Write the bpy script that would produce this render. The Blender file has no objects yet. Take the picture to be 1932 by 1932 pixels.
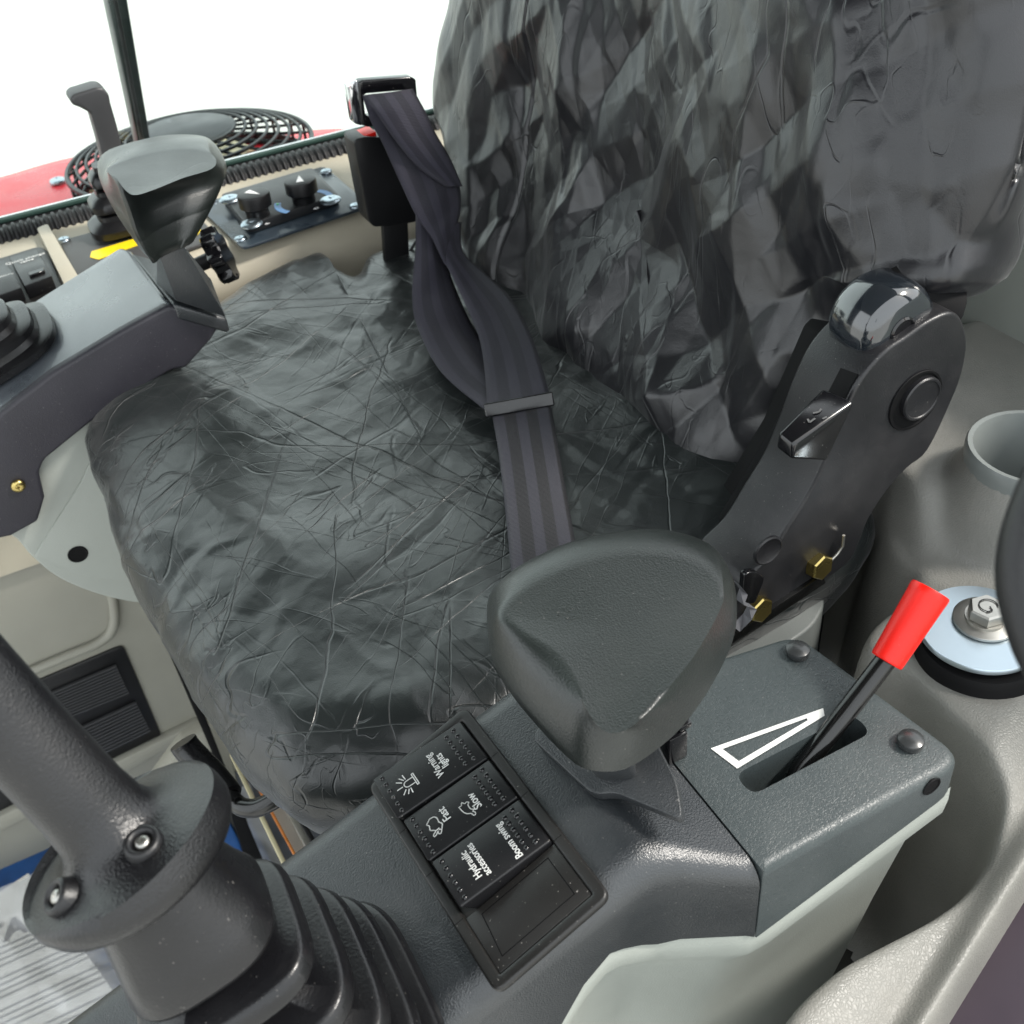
import bpy, bmesh, math, random
import numpy as np
from mathutils import Vector, Matrix
random.seed(7)

# ------------------------------------------------------------------ camera
F_PX = 2049.0            # focal length in units of a 1932 px wide picture
def _n(v):
    v = np.array(v, float); return v / np.linalg.norm(v)
_X = _n((5751, 2256, -2049)); _Y = _n((-1326, 1519, -2049))
_Y = _n(_Y - _X * np.dot(_X, _Y)); _Z = np.cross(_X, _Y)
ROT = np.array([_X, _Y, _Z])
CAM = np.array([0.0, 0.0, 0.9])
scene = bpy.context.scene
cd = bpy.data.cameras.new('camera'); cam = bpy.data.objects.new('camera', cd)
scene.collection.objects.link(cam)
cd.sensor_width = 36; cd.lens = 36 * F_PX / 1932; cd.clip_start = 0.01; cd.clip_end = 200
m4 = Matrix.Identity(4)
for i in range(3):
    for j in range(3): m4[i][j] = ROT[i][j]
    m4[i][3] = CAM[i]
cam.matrix_world = m4
scene.camera = cam
cd.dof.use_dof = True; cd.dof.focus_distance = 0.52; cd.dof.aperture_fstop = 22.0
# ------------------------------------------------------------------ light
w = bpy.data.worlds.new('World'); scene.world = w; w.use_nodes = True
nt = w.node_tree; bg = nt.nodes['Background']
sky = nt.nodes.new('ShaderNodeTexSky'); sky.sky_type = 'NISHITA'; sky.sun_disc = False
SUN_EL, SUN_AZ = 48, 122
sky.sun_elevation = math.radians(SUN_EL); sky.sun_rotation = math.radians(SUN_AZ)
sky.dust_density = 4; sky.air_density = 1.0
mx = nt.nodes.new('ShaderNodeMix'); mx.data_type = 'RGBA'; mx.inputs[0].default_value = 0.8
mx.inputs[7].default_value = (13.5, 14.2, 14.4, 1)       # thick white cloud
nt.links.new(sky.outputs[0], mx.inputs[6]); nt.links.new(mx.outputs[2], bg.inputs[0])
bg.inputs[1].default_value = 0.145
sl = bpy.data.lights.new('sun', 'SUN'); sl.energy = 3.6; sl.angle = math.radians(9); sl.color = (1, .95, .88)
so = bpy.data.objects.new('sun', sl); scene.collection.objects.link(so)
az = math.radians(SUN_AZ); el = math.radians(SUN_EL)
sd = Vector((math.sin(az) * math.cos(el), math.cos(az) * math.cos(el), math.sin(el)))
so.rotation_euler = sd.to_track_quat('Z', 'Y').to_euler()
scene.view_settings.view_transform = 'Standard'; scene.view_settings.look = 'None'
scene.view_settings.exposure = 0.3
scene.view_settings.gamma = 1

# ------------------------------------------------------------------ projection helpers (photo pixel -> point in the cab)
def ray(px, py): return ROT @ np.array([(px - 966) / F_PX, (966 - py) / F_PX, -1.0])
def pz(px, py, z): r = ray(px, py); return CAM + r * (z - CAM[2]) / r[2]
def py_(px, py, y): r = ray(px, py); return CAM + r * (y - CAM[1]) / r[1]
def px_(px, py, x): r = ray(px, py); return CAM + r * (x - CAM[0]) / r[0]
def pd(px, py, d): r = ray(px, py); return CAM + r / np.linalg.norm(r) * d
def pp(px, py, p0, n): r = ray(px, py); return CAM + r * np.dot(np.array(p0) - CAM, n) / np.dot(r, n)

# ------------------------------------------------------------------ numpy noise
def _h(i, j, s=0):
    a = (i.astype(np.int64) * 374761393 + j.astype(np.int64) * 668265263 + s * 974711) & 0x7fffffff
    a = ((a ^ (a >> 13)) * 1274126177) & 0x7fffffff
    return ((a ^ (a >> 16)) & 0xffff) / 65535.0
def vnoise(u, v, s=0):
    i = np.floor(u); j = np.floor(v); fu = u - i; fv = v - j
    fu = fu * fu * (3 - 2 * fu); fv = fv * fv * (3 - 2 * fv)
    return ((_h(i, j, s) * (1 - fu) + _h(i + 1, j, s) * fu) * (1 - fv) + (_h(i, j + 1, s) * (1 - fu) + _h(i + 1, j + 1, s) * fu) * fv) * 2 - 1
def facet(u, v, s=0):
    """piecewise linear noise on a triangle lattice: flat facets meeting in sharp folds"""
    i = np.floor(u); j = np.floor(v); fu = u - i; fv = v - j
    a = _h(i, j, s); b = _h(i + 1, j, s); c = _h(i, j + 1, s); d = _h(i + 1, j + 1, s)
    lo = a + (b - a) * fu + (d - b) * fv
    up = a + (d - c) * fu + (c - a) * fv
    return np.where(fu > fv, lo, up) * 2 - 1
def fold(u, v, cell, aspect, ang, s, warp=0.5):
    uu = u / cell; vv = v / cell
    w1 = vnoise(uu * .6, vv * .6, s + 50) * warp * 1.6 + vnoise(uu * 1.7, vv * 1.7, s + 53) * warp * .35
    w2 = vnoise(uu * .6 + 9, vv * .6, s + 51) * warp * 1.6 + vnoise(uu * 1.7, vv * 1.7, s + 54) * warp * .35
    uu = uu + w1; vv = vv + w2
    c, sn = math.cos(ang), math.sin(ang)
    return facet(uu * c + vv * sn, (-uu * sn + vv * c) / aspect, s)

def gnoise(u, v, s=0):
    """gradient noise"""
    i = np.floor(u); j = np.floor(v); fu = u - i; fv = v - j
    def g(di, dj):
        a = _h(i + di, j + dj, s) * 6.2832
        return np.cos(a) * (fu - di) + np.sin(a) * (fv - dj)
    su = fu * fu * fu * (fu * (fu * 6 - 15) + 10); sv = fv * fv * fv * (fv * (fv * 6 - 15) + 10)
    return (g(0, 0) * (1 - su) + g(1, 0) * su) * (1 - sv) + (g(0, 1) * (1 - su) + g(1, 1) * su) * sv
def ridge(u, v, cell, aspect, ang, s, warp=.3):
    """sharp creases with soft hollows between them"""
    uu = u / cell; vv = v / cell
    uu = uu + gnoise(uu * .7, vv * .7, s + 60) * warp * 1.5; vv = vv + gnoise(uu * .7 + 7, vv * .7, s + 61) * warp * 1.5
    c, sn = math.cos(ang), math.sin(ang)
    return 1 - 3.2 * np.abs(gnoise(uu * c + vv * sn, (-uu * sn + vv * c) / aspect, s))

# ------------------------------------------------------------------ materials
def newmat(name):
    m = bpy.data.materials.new(name); m.use_nodes = True
    return m, m.node_tree, m.node_tree.nodes['Principled BSDF']
def N(nt, t, **k):
    n = nt.nodes.new(t)
    for a, b in k.items(): setattr(n, a, b)
    return n
def plastic(name, col, rough=.5, grain=0, gstr=.3, kind='noise', spec=.5, mottle=.12, coat=0, dust=.0, metal=0, rvar=.08, wear=0):
    m, nt, p = newmat(name)
    tc = N(nt, 'ShaderNodeTexCoord')
    p.inputs['Roughness'].default_value = rough; p.inputs['Specular IOR Level'].default_value = spec
    p.inputs['Metallic'].default_value = metal
    p.inputs['Coat Weight'].default_value = coat; p.inputs['Coat Roughness'].default_value = .12
    n1 = N(nt, 'ShaderNodeTexNoise'); n1.inputs['Scale'].default_value = 22; n1.inputs['Detail'].default_value = 6
    nt.links.new(tc.outputs['Object'], n1.inputs['Vector'])
    r = N(nt, 'ShaderNodeMapRange'); r.inputs[1].default_value = .3; r.inputs[2].default_value = .7
    r.inputs[3].default_value = 1 - mottle; r.inputs[4].default_value = 1 + mottle
    nt.links.new(n1.outputs[0], r.inputs[0])
    mu = N(nt, 'ShaderNodeVectorMath', operation='SCALE'); mu.inputs[0].default_value = col[:3]
    nt.links.new(r.outputs[0], mu.inputs['Scale'])
    last = mu.outputs[0]
    if dust > 0:
        n2 = N(nt, 'ShaderNodeTexNoise'); n2.inputs['Scale'].default_value = 900; n2.inputs['Detail'].default_value = 1
        nt.links.new(tc.outputs['Object'], n2.inputs['Vector'])
        n3 = N(nt, 'ShaderNodeMapRange'); n3.inputs[1].default_value = .74; n3.inputs[2].default_value = .80
        n3.inputs[4].default_value = dust
        nt.links.new(n2.outputs[0], n3.inputs[0])
        mix = N(nt, 'ShaderNodeMix', data_type='RGBA'); mix.inputs[7].default_value = (.45, .43, .4, 1)
        nt.links.new(n3.outputs[0], mix.inputs[0]); nt.links.new(last, mix.inputs[6]); last = mix.outputs[2]
    if wear > 0:
        n4 = N(nt, 'ShaderNodeTexNoise'); n4.inputs['Scale'].default_value = 11; n4.inputs['Detail'].default_value = 9; n4.inputs['Roughness'].default_value = .68
        nt.links.new(tc.outputs['Object'], n4.inputs['Vector'])
        n5 = N(nt, 'ShaderNodeMapRange'); n5.inputs[1].default_value = .48; n5.inputs[2].default_value = .78; n5.inputs[4].default_value = wear
        nt.links.new(n4.outputs[0], n5.inputs[0])
        mix2 = N(nt, 'ShaderNodeMix', data_type='RGBA'); mix2.inputs[7].default_value = (.30, .28, .25, 1)
        nt.links.new(n5.outputs[0], mix2.inputs[0]); nt.links.new(last, mix2.inputs[6]); last = mix2.outputs[2]
    nt.links.new(last, p.inputs['Base Color'])
    r2 = N(nt, 'ShaderNodeMapRange'); r2.inputs[1].default_value = .3; r2.inputs[2].default_value = .7
    r2.inputs[3].default_value = rough - rvar; r2.inputs[4].default_value = rough + rvar
    nt.links.new(n1.outputs[0], r2.inputs[0]); nt.links.new(r2.outputs[0], p.inputs['Roughness'])
    if grain:
        b = N(nt, 'ShaderNodeBump'); b.inputs['Distance'].default_value = .001
        b.inputs['Strength'].default_value = gstr
        if kind == 'noise':
            g = N(nt, 'ShaderNodeTexNoise'); g.inputs['Scale'].default_value = grain; g.inputs['Detail'].default_value = 2
            nt.links.new(tc.outputs['Object'], g.inputs['Vector']); out = g.outputs[0]
        elif kind == 'worm':
            g = N(nt, 'ShaderNodeTexNoise'); g.inputs['Scale'].default_value = grain; g.inputs['Detail'].default_value = 0
            g.inputs['Distortion'].default_value = .6
            nt.links.new(tc.outputs['Object'], g.inputs['Vector'])
            a = N(nt, 'ShaderNodeMath', operation='SUBTRACT'); a.inputs[1].default_value = .5; nt.links.new(g.outputs[0], a.inputs[0])
            c = N(nt, 'ShaderNodeMath', operation='ABSOLUTE'); nt.links.new(a.outputs[0], c.inputs[0])
            d = N(nt, 'ShaderNodeMapRange'); d.inputs[1].default_value = 0; d.inputs[2].default_value = .09; d.inputs[4].default_value = .5
            nt.links.new(c.outputs[0], d.inputs[0]); out = d.outputs[0]
        else:   # leather: warped cells
            wv = N(nt, 'ShaderNodeTexNoise'); wv.inputs['Scale'].default_value = grain * .35
            nt.links.new(tc.outputs['Object'], wv.inputs['Vector'])
            sc = N(nt, 'ShaderNodeVectorMath', operation='SCALE'); sc.inputs['Scale'].default_value = 2.2 / grain
            nt.links.new(wv.outputs['Color'], sc.inputs[0])
            ad = N(nt, 'ShaderNodeVectorMath', operation='ADD'); nt.links.new(tc.outputs['Object'], ad.inputs[0]); nt.links.new(sc.outputs[0], ad.inputs[1])
            g = N(nt, 'ShaderNodeTexVoronoi', feature='DISTANCE_TO_EDGE'); g.inputs['Scale'].default_value = grain
            nt.links.new(ad.outputs[0], g.inputs['Vector'])
            d = N(nt, 'ShaderNodeMapRange'); d.inputs[1].default_value = 0; d.inputs[2].default_value = .25; d.inputs[4].default_value = .45
            nt.links.new(g.outputs['Distance'], d.inputs[0]); out = d.outputs[0]
        nt.links.new(out, b.inputs['Height']); nt.links.new(b.outputs[0], p.inputs['Normal'])
    return m
def fabric(name, col, creases, rough=.42):
    """thin crumpled nylon: weave, plus families of thin creases"""
    m, nt, p = newmat(name)
    tc = N(nt, 'ShaderNodeTexCoord')
    p.inputs['Roughness'].default_value = rough; p.inputs['Specular IOR Level'].default_value = .68
    p.inputs['Sheen Weight'].default_value = .12; p.inputs['Sheen Roughness'].default_value = .4
    h = None
    for (ang, scale, stretch, width, amp, thr) in creases:
        mp = N(nt, 'ShaderNodeMapping', vector_type='TEXTURE'); mp.inputs['Rotation'].default_value = ang
        mp.inputs['Scale'].default_value = (1, stretch, 1)
        wn = N(nt, 'ShaderNodeTexNoise'); wn.inputs['Scale'].default_value = 14; wn.inputs['Detail'].default_value = 3
        nt.links.new(tc.outputs['Object'], wn.inputs['Vector'])
        sc = N(nt, 'ShaderNodeVectorMath', operation='SCALE'); sc.inputs['Scale'].default_value = .008
        nt.links.new(wn.outputs['Color'], sc.inputs[0])
        ad = N(nt, 'ShaderNodeVectorMath', operation='ADD'); nt.links.new(tc.outputs['Object'], ad.inputs[0]); nt.links.new(sc.outputs[0], ad.inputs[1])
        nt.links.new(ad.outputs[0], mp.inputs[0])
        g = N(nt, 'ShaderNodeTexNoise'); g.inputs['Scale'].default_value = scale; g.inputs['Detail'].default_value = 1.5; g.inputs['Distortion'].default_value = .4
        nt.links.new(mp.outputs[0], g.inputs['Vector'])
        gs = N(nt, 'ShaderNodeMath', operation='SUBTRACT'); gs.inputs[1].default_value = .5; nt.links.new(g.outputs[0], gs.inputs[0])
        ga = N(nt, 'ShaderNodeMath', operation='ABSOLUTE'); nt.links.new(gs.outputs[0], ga.inputs[0])
        d = N(nt, 'ShaderNodeMapRange', interpolation_type='SMOOTHSTEP'); d.inputs[1].default_value = 0; d.inputs[2].default_value = width
        d.inputs[3].default_value = amp; d.inputs[4].default_value = 0
        nt.links.new(ga.outputs[0], d.inputs[0])
        mk = N(nt, 'ShaderNodeTexNoise'); mk.inputs['Scale'].default_value = scale * .8; mk.inputs['Detail'].default_value = 2
        nt.links.new(mp.outputs[0], mk.inputs['Vector'])
        mr = N(nt, 'ShaderNodeMapRange'); mr.inputs[1].default_value = thr; mr.inputs[2].default_value = thr + .12
        nt.links.new(mk.outputs[0], mr.inputs[0])
        ml = N(nt, 'ShaderNodeMath', operation='MULTIPLY'); nt.links.new(d.outputs[0], ml.inputs[0]); nt.links.new(mr.outputs[0], ml.inputs[1])
        if h is None: h = ml.outputs[0]
        else:
            a = N(nt, 'ShaderNodeMath', operation='ADD'); nt.links.new(h, a.inputs[0]); nt.links.new(ml.outputs[0], a.inputs[1]); h = a.outputs[0]
    # soft puckers and the weave
    wn = N(nt, 'ShaderNodeTexNoise'); wn.inputs['Scale'].default_value = 60; wn.inputs['Detail'].default_value = 4
    nt.links.new(tc.outputs['Object'], wn.inputs['Vector'])
    ms = N(nt, 'ShaderNodeMath', operation='MULTIPLY_ADD'); ms.inputs[1].default_value = .35; nt.links.new(wn.outputs[0], ms.inputs[0]); nt.links.new(h, ms.inputs[2])
    we = N(nt, 'ShaderNodeTexNoise'); we.inputs['Scale'].default_value = 1500; we.inputs['Detail'].default_value = 1
    nt.links.new(tc.outputs['Object'], we.inputs['Vector'])
    m2 = N(nt, 'ShaderNodeMath', operation='MULTIPLY_ADD'); m2.inputs[1].default_value = .06; nt.links.new(we.outputs[0], m2.inputs[0]); nt.links.new(ms.outputs[0], m2.inputs[2])
    b = N(nt, 'ShaderNodeBump'); b.inputs['Distance'].default_value = .0016; b.inputs['Strength'].default_value = .8
    nt.links.new(m2.outputs[0], b.inputs['Height']); nt.links.new(b.outputs[0], p.inputs['Normal'])
    n1 = N(nt, 'ShaderNodeTexNoise'); n1.inputs['Scale'].default_value = 9; n1.inputs['Detail'].default_value = 5
    nt.links.new(tc.outputs['Object'], n1.inputs['Vector'])
    cr = N(nt, 'ShaderNodeValToRGB'); cr.color_ramp.elements[0].position = .35; cr.color_ramp.elements[1].position = .65
    cr.color_ramp.elements[0].color = (col[0] * .85, col[1] * .88, col[2] * .88, 1); cr.color_ramp.elements[1].color = (col[0] * 1.15, col[1] * 1.12, col[2] * 1.15, 1)
    nt.links.new(n1.outputs[0], cr.inputs[0]); nt.links.new(cr.outputs[0], p.inputs['Base Color'])
    return m
def flat(name, col, rough=.5, metal=0, spec=.5):
    m, nt, p = newmat(name)
    p.inputs['Roughness'].default_value = rough; p.inputs['Metallic'].default_value = metal; p.inputs['Specular IOR Level'].default_value = spec
    tc = N(nt, 'ShaderNodeTexCoord'); n = N(nt, 'ShaderNodeTexNoise'); n.inputs['Scale'].default_value = 120; n.inputs['Detail'].default_value = 4
    nt.links.new(tc.outputs['Object'], n.inputs['Vector'])
    r = N(nt, 'ShaderNodeMapRange'); r.inputs[3].default_value = .88; r.inputs[4].default_value = 1.12; nt.links.new(n.outputs[0], r.inputs[0])
    mu = N(nt, 'ShaderNodeVectorMath', operation='SCALE'); mu.inputs[0].default_value = col; nt.links.new(r.outputs[0], mu.inputs['Scale'])
    nt.links.new(mu.outputs[0], p.inputs['Base Color'])
    return m
def webbing_mat(a=(.024, .024, .036, 1), b=(.004, .004, .007, 1)):
    m, nt, p = newmat('belt webbing')
    uv = N(nt, 'ShaderNodeUVMap'); sp = N(nt, 'ShaderNodeSeparateXYZ'); nt.links.new(uv.outputs[0], sp.inputs[0])
    cr = N(nt, 'ShaderNodeValToRGB'); cr.color_ramp.interpolation = 'CONSTANT'
    e = cr.color_ramp.elements; pass
    e[0].position = 0; e[0].color = a; e[1].position = .19; e[1].color = b
    for q, c in ((.39, a), (.56, b), (.75, a), (.94, b)):
        x = e.new(q); x.color = c
    nt.links.new(sp.outputs[0], cr.inputs[0]); nt.links.new(cr.outputs[0], p.inputs['Base Color'])
    p.inputs['Roughness'].default_value = .5; p.inputs['Specular IOR Level'].default_value = .35; p.inputs['Sheen Weight'].default_value = .05
    wv = N(nt, 'ShaderNodeTexWave'); wv.inputs['Scale'].default_value = 280; wv.inputs['Distortion'].default_value = .0
    mp = N(nt, 'ShaderNodeCombineXYZ'); nt.links.new(sp.outputs[1], mp.inputs[0]); nt.links.new(mp.outputs[0], wv.inputs[0])
    b_ = N(nt, 'ShaderNodeBump'); b_.inputs['Distance'].default_value = .0006; b_.inputs['Strength'].default_value = 1
    nt.links.new(wv.outputs[0], b_.inputs['Height']); nt.links.new(b_.outputs[0], p.inputs['Normal'])
    return m

R = math.radians
M = dict(
    lid=plastic('console lid plastic', (.040, .050, .052), .42, 800, .28, 'worm', .6, .08, dust=.2, wear=0.050),
    front=plastic('console front plastic', (.017, .020, .023), .34, 1400, .30, 'noise', .8, .08, dust=.25, wear=0.040),
    contop=plastic('sky tinted console top plastic', (.055, .065, .078), .30, 1100, .3, 'noise', .9, .10, coat=.5, wear=0.080),  # lighter bluish base: the window sky's reflection is put into the colour
    pad=plastic('wrist pad foam', (.009, .012, .011), .33, 1300, .20, 'noise', .7, .10, dust=.2, wear=0.015),
    rub=plastic('bellows rubber', (.005, .005, .006), .30, 900, .12, 'noise', .5, .1, dust=.16, wear=0.012),
    grip=plastic('joystick plastic', (.005, .005, .006), .31, 1300, .28, 'noise', .55, .12, dust=.1, wear=0.020),
    switch=plastic('switch plastic', (.006, .006, .007), .38, 2500, .12, 'noise', .45, .1, dust=.4),
    frame=plastic('switch frame plastic', (.011, .0105, .010), .38, 2500, .12, 'noise', .5, .1, dust=.45),
    recl=plastic('recliner cover plastic', (.012, .012, .014), .38, 1200, .15, 'noise', .5, .3, dust=.3, wear=0.060),
    gloss=plastic('glossy black plastic', (.004, .004, .005), .16, 0, 0, 'noise', .6, .1, dust=.3),
    cap=plastic('grey cap plastic', (.03, .032, .033), .28, 0, 0, 'noise', .6, .1),
    rod=plastic('black painted rod', (.004, .004, .004), .2, 0, spec=.6),
    black=plastic('dark plastic', (.006, .006, .007), .42, 900, .15),
    void=plastic('gap shade and rubber black', (.002, .002, .0025), .7, spec=.2),  # near-black: shade of gaps and recesses put into the colour; also plain rubber
    beige=plastic('beige trim', (.46, .42, .33), .5, 900, .22, 'leather', .4, .04),
    grey=plastic('pale grey trim', (.33, .35, .32), .45, 1300, .18, 'noise', .45, .04),
    side=plastic('grey side trim', (.29, .283, .24), .55, 800, .2, 'noise', .4, .04),
    sill=plastic('leather grained sill', (.185, .183, .168), .46, 620, .30, 'leather', .5, .06, wear=.35, rvar=.10),
    red=plastic('red grip vinyl', (.78, .010, .004), .34, 1500, .1, 'noise', .4, .08, dust=.1),
    hood=plastic('red hood paint', (.62, .016, .03), .3, 0, spec=.4, mottle=.04),
    yellow=flat('yellow decal', (.85, .62, .01), .45),
    white=flat('white print', (.85, .85, .85), .5),
    blue=flat('blue print', (.04, .20, .50), .4),
    bluemat=plastic('blue floor sheet', (.015, .07, .22), .35, 0, mottle=.35),
    plate=plastic('satin black plate', (.035, .050, .066), .30, 0, spec=.9),
    zinc=plastic('zinc plated steel', (.46, .54, .60), .34, 0, metal=1, mottle=.12),
    steel=plastic('dull steel', (.44, .43, .40), .36, 0, metal=1, mottle=.12),
    gold=plastic('yellow zinc bolt', (.56, .44, .16), .3, 0, metal=1, mottle=.25),
    chrome=flat('chrome', (.75, .76, .78), .07, 1),
    blackchrome=plastic('black gloss metal', (.010, .013, .017), .07, 0, spec=.9, metal=.0, coat=1),
    strap=flat('grey strap', (.12, .12, .13), .7),
    orange=plastic('orange film edge', (.65, .22, .04), .3),
    paper=plastic('manual paper', (.80, .79, .74), .5, mottle=.06),
    ink=flat('grey ink', (.12, .12, .13), .6),
    seal=plastic('rubber seal', (.008, .008, .009), .5, 1200, .4),
    guard=plastic('fan guard wire', (.014, .018, .021), .42),
    amber=plastic('pale yellow plastic', (.55, .50, .32), .5, mottle=.2),
    worn=plastic('worn white print', (.66, .66, .64), .5, mottle=.25),
    web=webbing_mat(), web2=webbing_mat((.040, .038, .055, 1), (.024, .023, .034, 1)),
)
M['seatfab'] = fabric('seat cover nylon', (.009, .012, .012), [
    ((0, 0, R(25)), 22, 14.0, .011, -.45, .46), ((0, 0, R(-28)), 30, 14.0, .012, -.30, .48), ((0, 0, R(62)), 26, 14.0, .011, -.45, .50), ((0, 0, R(98)), 44, 12, .014, -.22, .5), ((0, 0, R(8)), 50, 16, .014, -.22, .5), ((0, 0, R(40)), 70, 12, .02, .16, .5), ((0, 0, R(-45)), 80, 12, .02, .14, .5), ((0, 0, R(-60)), 36, 12, .012, -.35, .52)], .31)
M['backfab'] = fabric('backrest cover nylon', (.006, .006, .008), [
    ((R(75), 0, R(90)), 20, 14.0, .012, -.30, .52), ((R(75), 0, R(60)), 26, 14.0, .012, -.25, .54), ((R(75), 0, R(115)), 34, 12.0, .014, .18, .52), ((R(75), R(20), R(80)), 48, 12.0, .016, -.18, .52)], .30)

# ------------------------------------------------------------------ object helpers
COL = scene.collection
WM = {}
def place(o, parent, mw):
    WM[o.name] = mw
    COL.objects.link(o)
    if parent is not None:
        o.parent = parent
        o.matrix_parent_inverse = Matrix.Identity(4)
        o.matrix_basis = WM[parent.name].inverted() @ mw
    else:
        o.matrix_basis = mw
def tag(o, label, cat, group=None, kind=None):
    if label: o['label'] = label
    if cat: o['category'] = cat
    if group: o['group'] = group
    if kind: o['kind'] = kind
    return o
def thing(name, loc, label, cat, group=None):
    o = bpy.data.objects.new(name, None); o.empty_display_size = .01
    place(o, None, Matrix.Translation(Vector([float(c) for c in loc])))
    return tag(o, label, cat, group)
def make(name, verts, faces, mat, parent=None, smooth=40, mw=None, origin=True, uvs=None):
    """one mesh object; its origin is moved to the middle of its points"""
    V = np.array([tuple(v) for v in verts], float)
    me = bpy.data.meshes.new(name)
    if mw is None and origin:
        c = (V.min(0) + V.max(0)) / 2; V = V - c; mw = Matrix.Translation(Vector(c))
    me.from_pydata(V.tolist(), [], [tuple(int(i) for i in f) for f in faces])
    me.update()
    if uvs is not None:
        l = me.uv_layers.new(name='UVMap')
        for lp in me.loops: l.data[lp.index].uv = uvs[lp.vertex_index]
    return finish(name, me, mat, parent, smooth, mw or Matrix.Identity(4))
def finish(name, me, mat, parent, smooth, mw):
    if mat: me.materials.append(mat)
    if smooth:
        me.polygons.foreach_set('use_smooth', [True] * len(me.polygons))
        if smooth < 179: me.set_sharp_from_angle(angle=math.radians(smooth))
    o = bpy.data.objects.new(name, me); place(o, parent, mw)
    return o
def from_bm(name, bm, mat, parent=None, smooth=40, bevel=0, seg=2, bev_ang=25):
    if bevel:
        bm.normal_update()
        ed = [e for e in bm.edges if len(e.link_faces) == 2 and e.calc_face_angle(0) > math.radians(bev_ang)]
        bmesh.ops.bevel(bm, geom=ed, offset=bevel, segments=seg, profile=.5, affect='EDGES', clamp_overlap=True)
    bmesh.ops.recalc_face_normals(bm, faces=bm.faces)
    c = Vector((0, 0, 0)); lo = Vector((1e9,) * 3); hi = -lo
    for v in bm.verts:
        for k in range(3): lo[k] = min(lo[k], v.co[k]); hi[k] = max(hi[k], v.co[k])
    c = (lo + hi) / 2
    bmesh.ops.translate(bm, verts=bm.verts, vec=-c)
    me = bpy.data.meshes.new(name); bm.to_mesh(me); bm.free()
    return finish(name, me, mat, parent, smooth, Matrix.Translation(c))
def prism(name, pts, ext, mat, parent=None, bevel=.002, seg=2, smooth=40, holes=None):
    """closed outline of 3-D points pushed along ext"""
    bm = bmesh.new(); e = Vector([float(q) for q in ext])
    a = [bm.verts.new(Vector([float(q) for q in p])) for p in pts]
    b = [bm.verts.new(v.co + e) for v in a]
    n = len(a)
    bm.faces.new(a); bm.faces.new(b[::-1])
    for i in range(n): bm.faces.new((a[i], b[i], b[(i + 1) % n], a[(i + 1) % n]))
    return from_bm(name, bm, mat, parent, smooth, bevel, seg)
def hexa(name, p8, mat, parent=None, bevel=.002, seg=2, smooth=40):
    bm = bmesh.new(); v = [bm.verts.new(Vector([float(q) for q in p])) for p in p8]
    for f in ((0, 1, 2, 3), (7, 6, 5, 4), (0, 4, 5, 1), (1, 5, 6, 2), (2, 6, 7, 3), (3, 7, 4, 0)): bm.faces.new([v[i] for i in f])
    return from_bm(name, bm, mat, parent, smooth, bevel, seg)
def box(name, lo, hi, mat, parent=None, bevel=.002, seg=2, fr=None):
    x0, y0, z0 = lo; x1, y1, z1 = hi
    p = [(x0, y0, z0), (x1, y0, z0), (x1, y1, z0), (x0, y1, z0), (x0, y0, z1), (x1, y0, z1), (x1, y1, z1), (x0, y1, z1)]
    if fr is not None: p = [fr(*q) for q in p]
    return hexa(name, p, mat, parent, bevel, seg)
def hull(name, pts, mat, parent=None, bevel=.002, seg=3):
    bm = bmesh.new()
    for p in pts: bm.verts.new(Vector([float(q) for q in p]))
    r = bmesh.ops.convex_hull(bm, input=list(bm.verts))
    bmesh.ops.delete(bm, geom=[v for v in bm.verts if not v.link_faces], context='VERTS')
    bmesh.ops.dissolve_limit(bm, angle_limit=.05, verts=bm.verts, edges=bm.edges)
    return from_bm(name, bm, mat, parent, 40, bevel, seg)
def spline(pts, n=8, closed=False):
    P = [np.array(p, float) for p in pts]; out = []; m = len(P)
    rng = range(m if closed else m - 1)
    for i in rng:
        p0 = P[(i - 1) % m] if closed or i > 0 else P[0]; p1 = P[i]; p2 = P[(i + 1) % m]
        p3 = P[(i + 2) % m] if closed or i + 2 < m else P[-1]
        for k in range(n):
            t = k / n
            out.append(.5 * ((2 * p1) + (-p0 + p2) * t + (2 * p0 - 5 * p1 + 4 * p2 - p3) * t * t + (-p0 + 3 * p1 - 3 * p2 + p3) * t ** 3))
    if not closed: out.append(P[-1])
    return out
def fillet(pts, r, n=5):
    """round every corner of a closed outline"""
    P = [np.array(p, float) for p in pts]; m = len(P); out = []
    for i in range(m):
        rr = r[i] if isinstance(r, (list, tuple)) else r
        a, b, c = P[i - 1], P[i], P[(i + 1) % m]
        la, lc = np.linalg.norm(a - b), np.linalg.norm(c - b)
        q = min(rr, la * .45, lc * .45)
        s, e = b + (a - b) / la * q, b + (c - b) / lc * q
        for k in range(n + 1):
            t = k / n; out.append((1 - t) ** 2 * s + 2 * t * (1 - t) * b + t * t * e)
    return out
def frame_z(axis):
    a = Vector([float(q) for q in axis]).normalized()
    return a.to_track_quat('Z', 'Y').to_matrix().to_4x4()
def lathe(name, prof, org, axis, mat, parent=None, seg=32, smooth=40, cap=True):
    V = []; F = []; m = len(prof)
    for r, h in prof:
        for k in range(seg):
            a = 2 * math.pi * k / seg; V.append((r * math.cos(a), r * math.sin(a), h))
    for i in range(m - 1):
        for k in range(seg): F.append((i * seg + k, i * seg + (k + 1) % seg, (i + 1) * seg + (k + 1) % seg, (i + 1) * seg + k))
    if cap:
        F.append(tuple(range(seg))[::-1]); F.append(tuple((m - 1) * seg + k for k in range(seg)))
    mw = Matrix.Translation(Vector([float(q) for q in org])) @ frame_z(axis)
    return make(name, V, F, mat, parent, smooth, mw)
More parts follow.
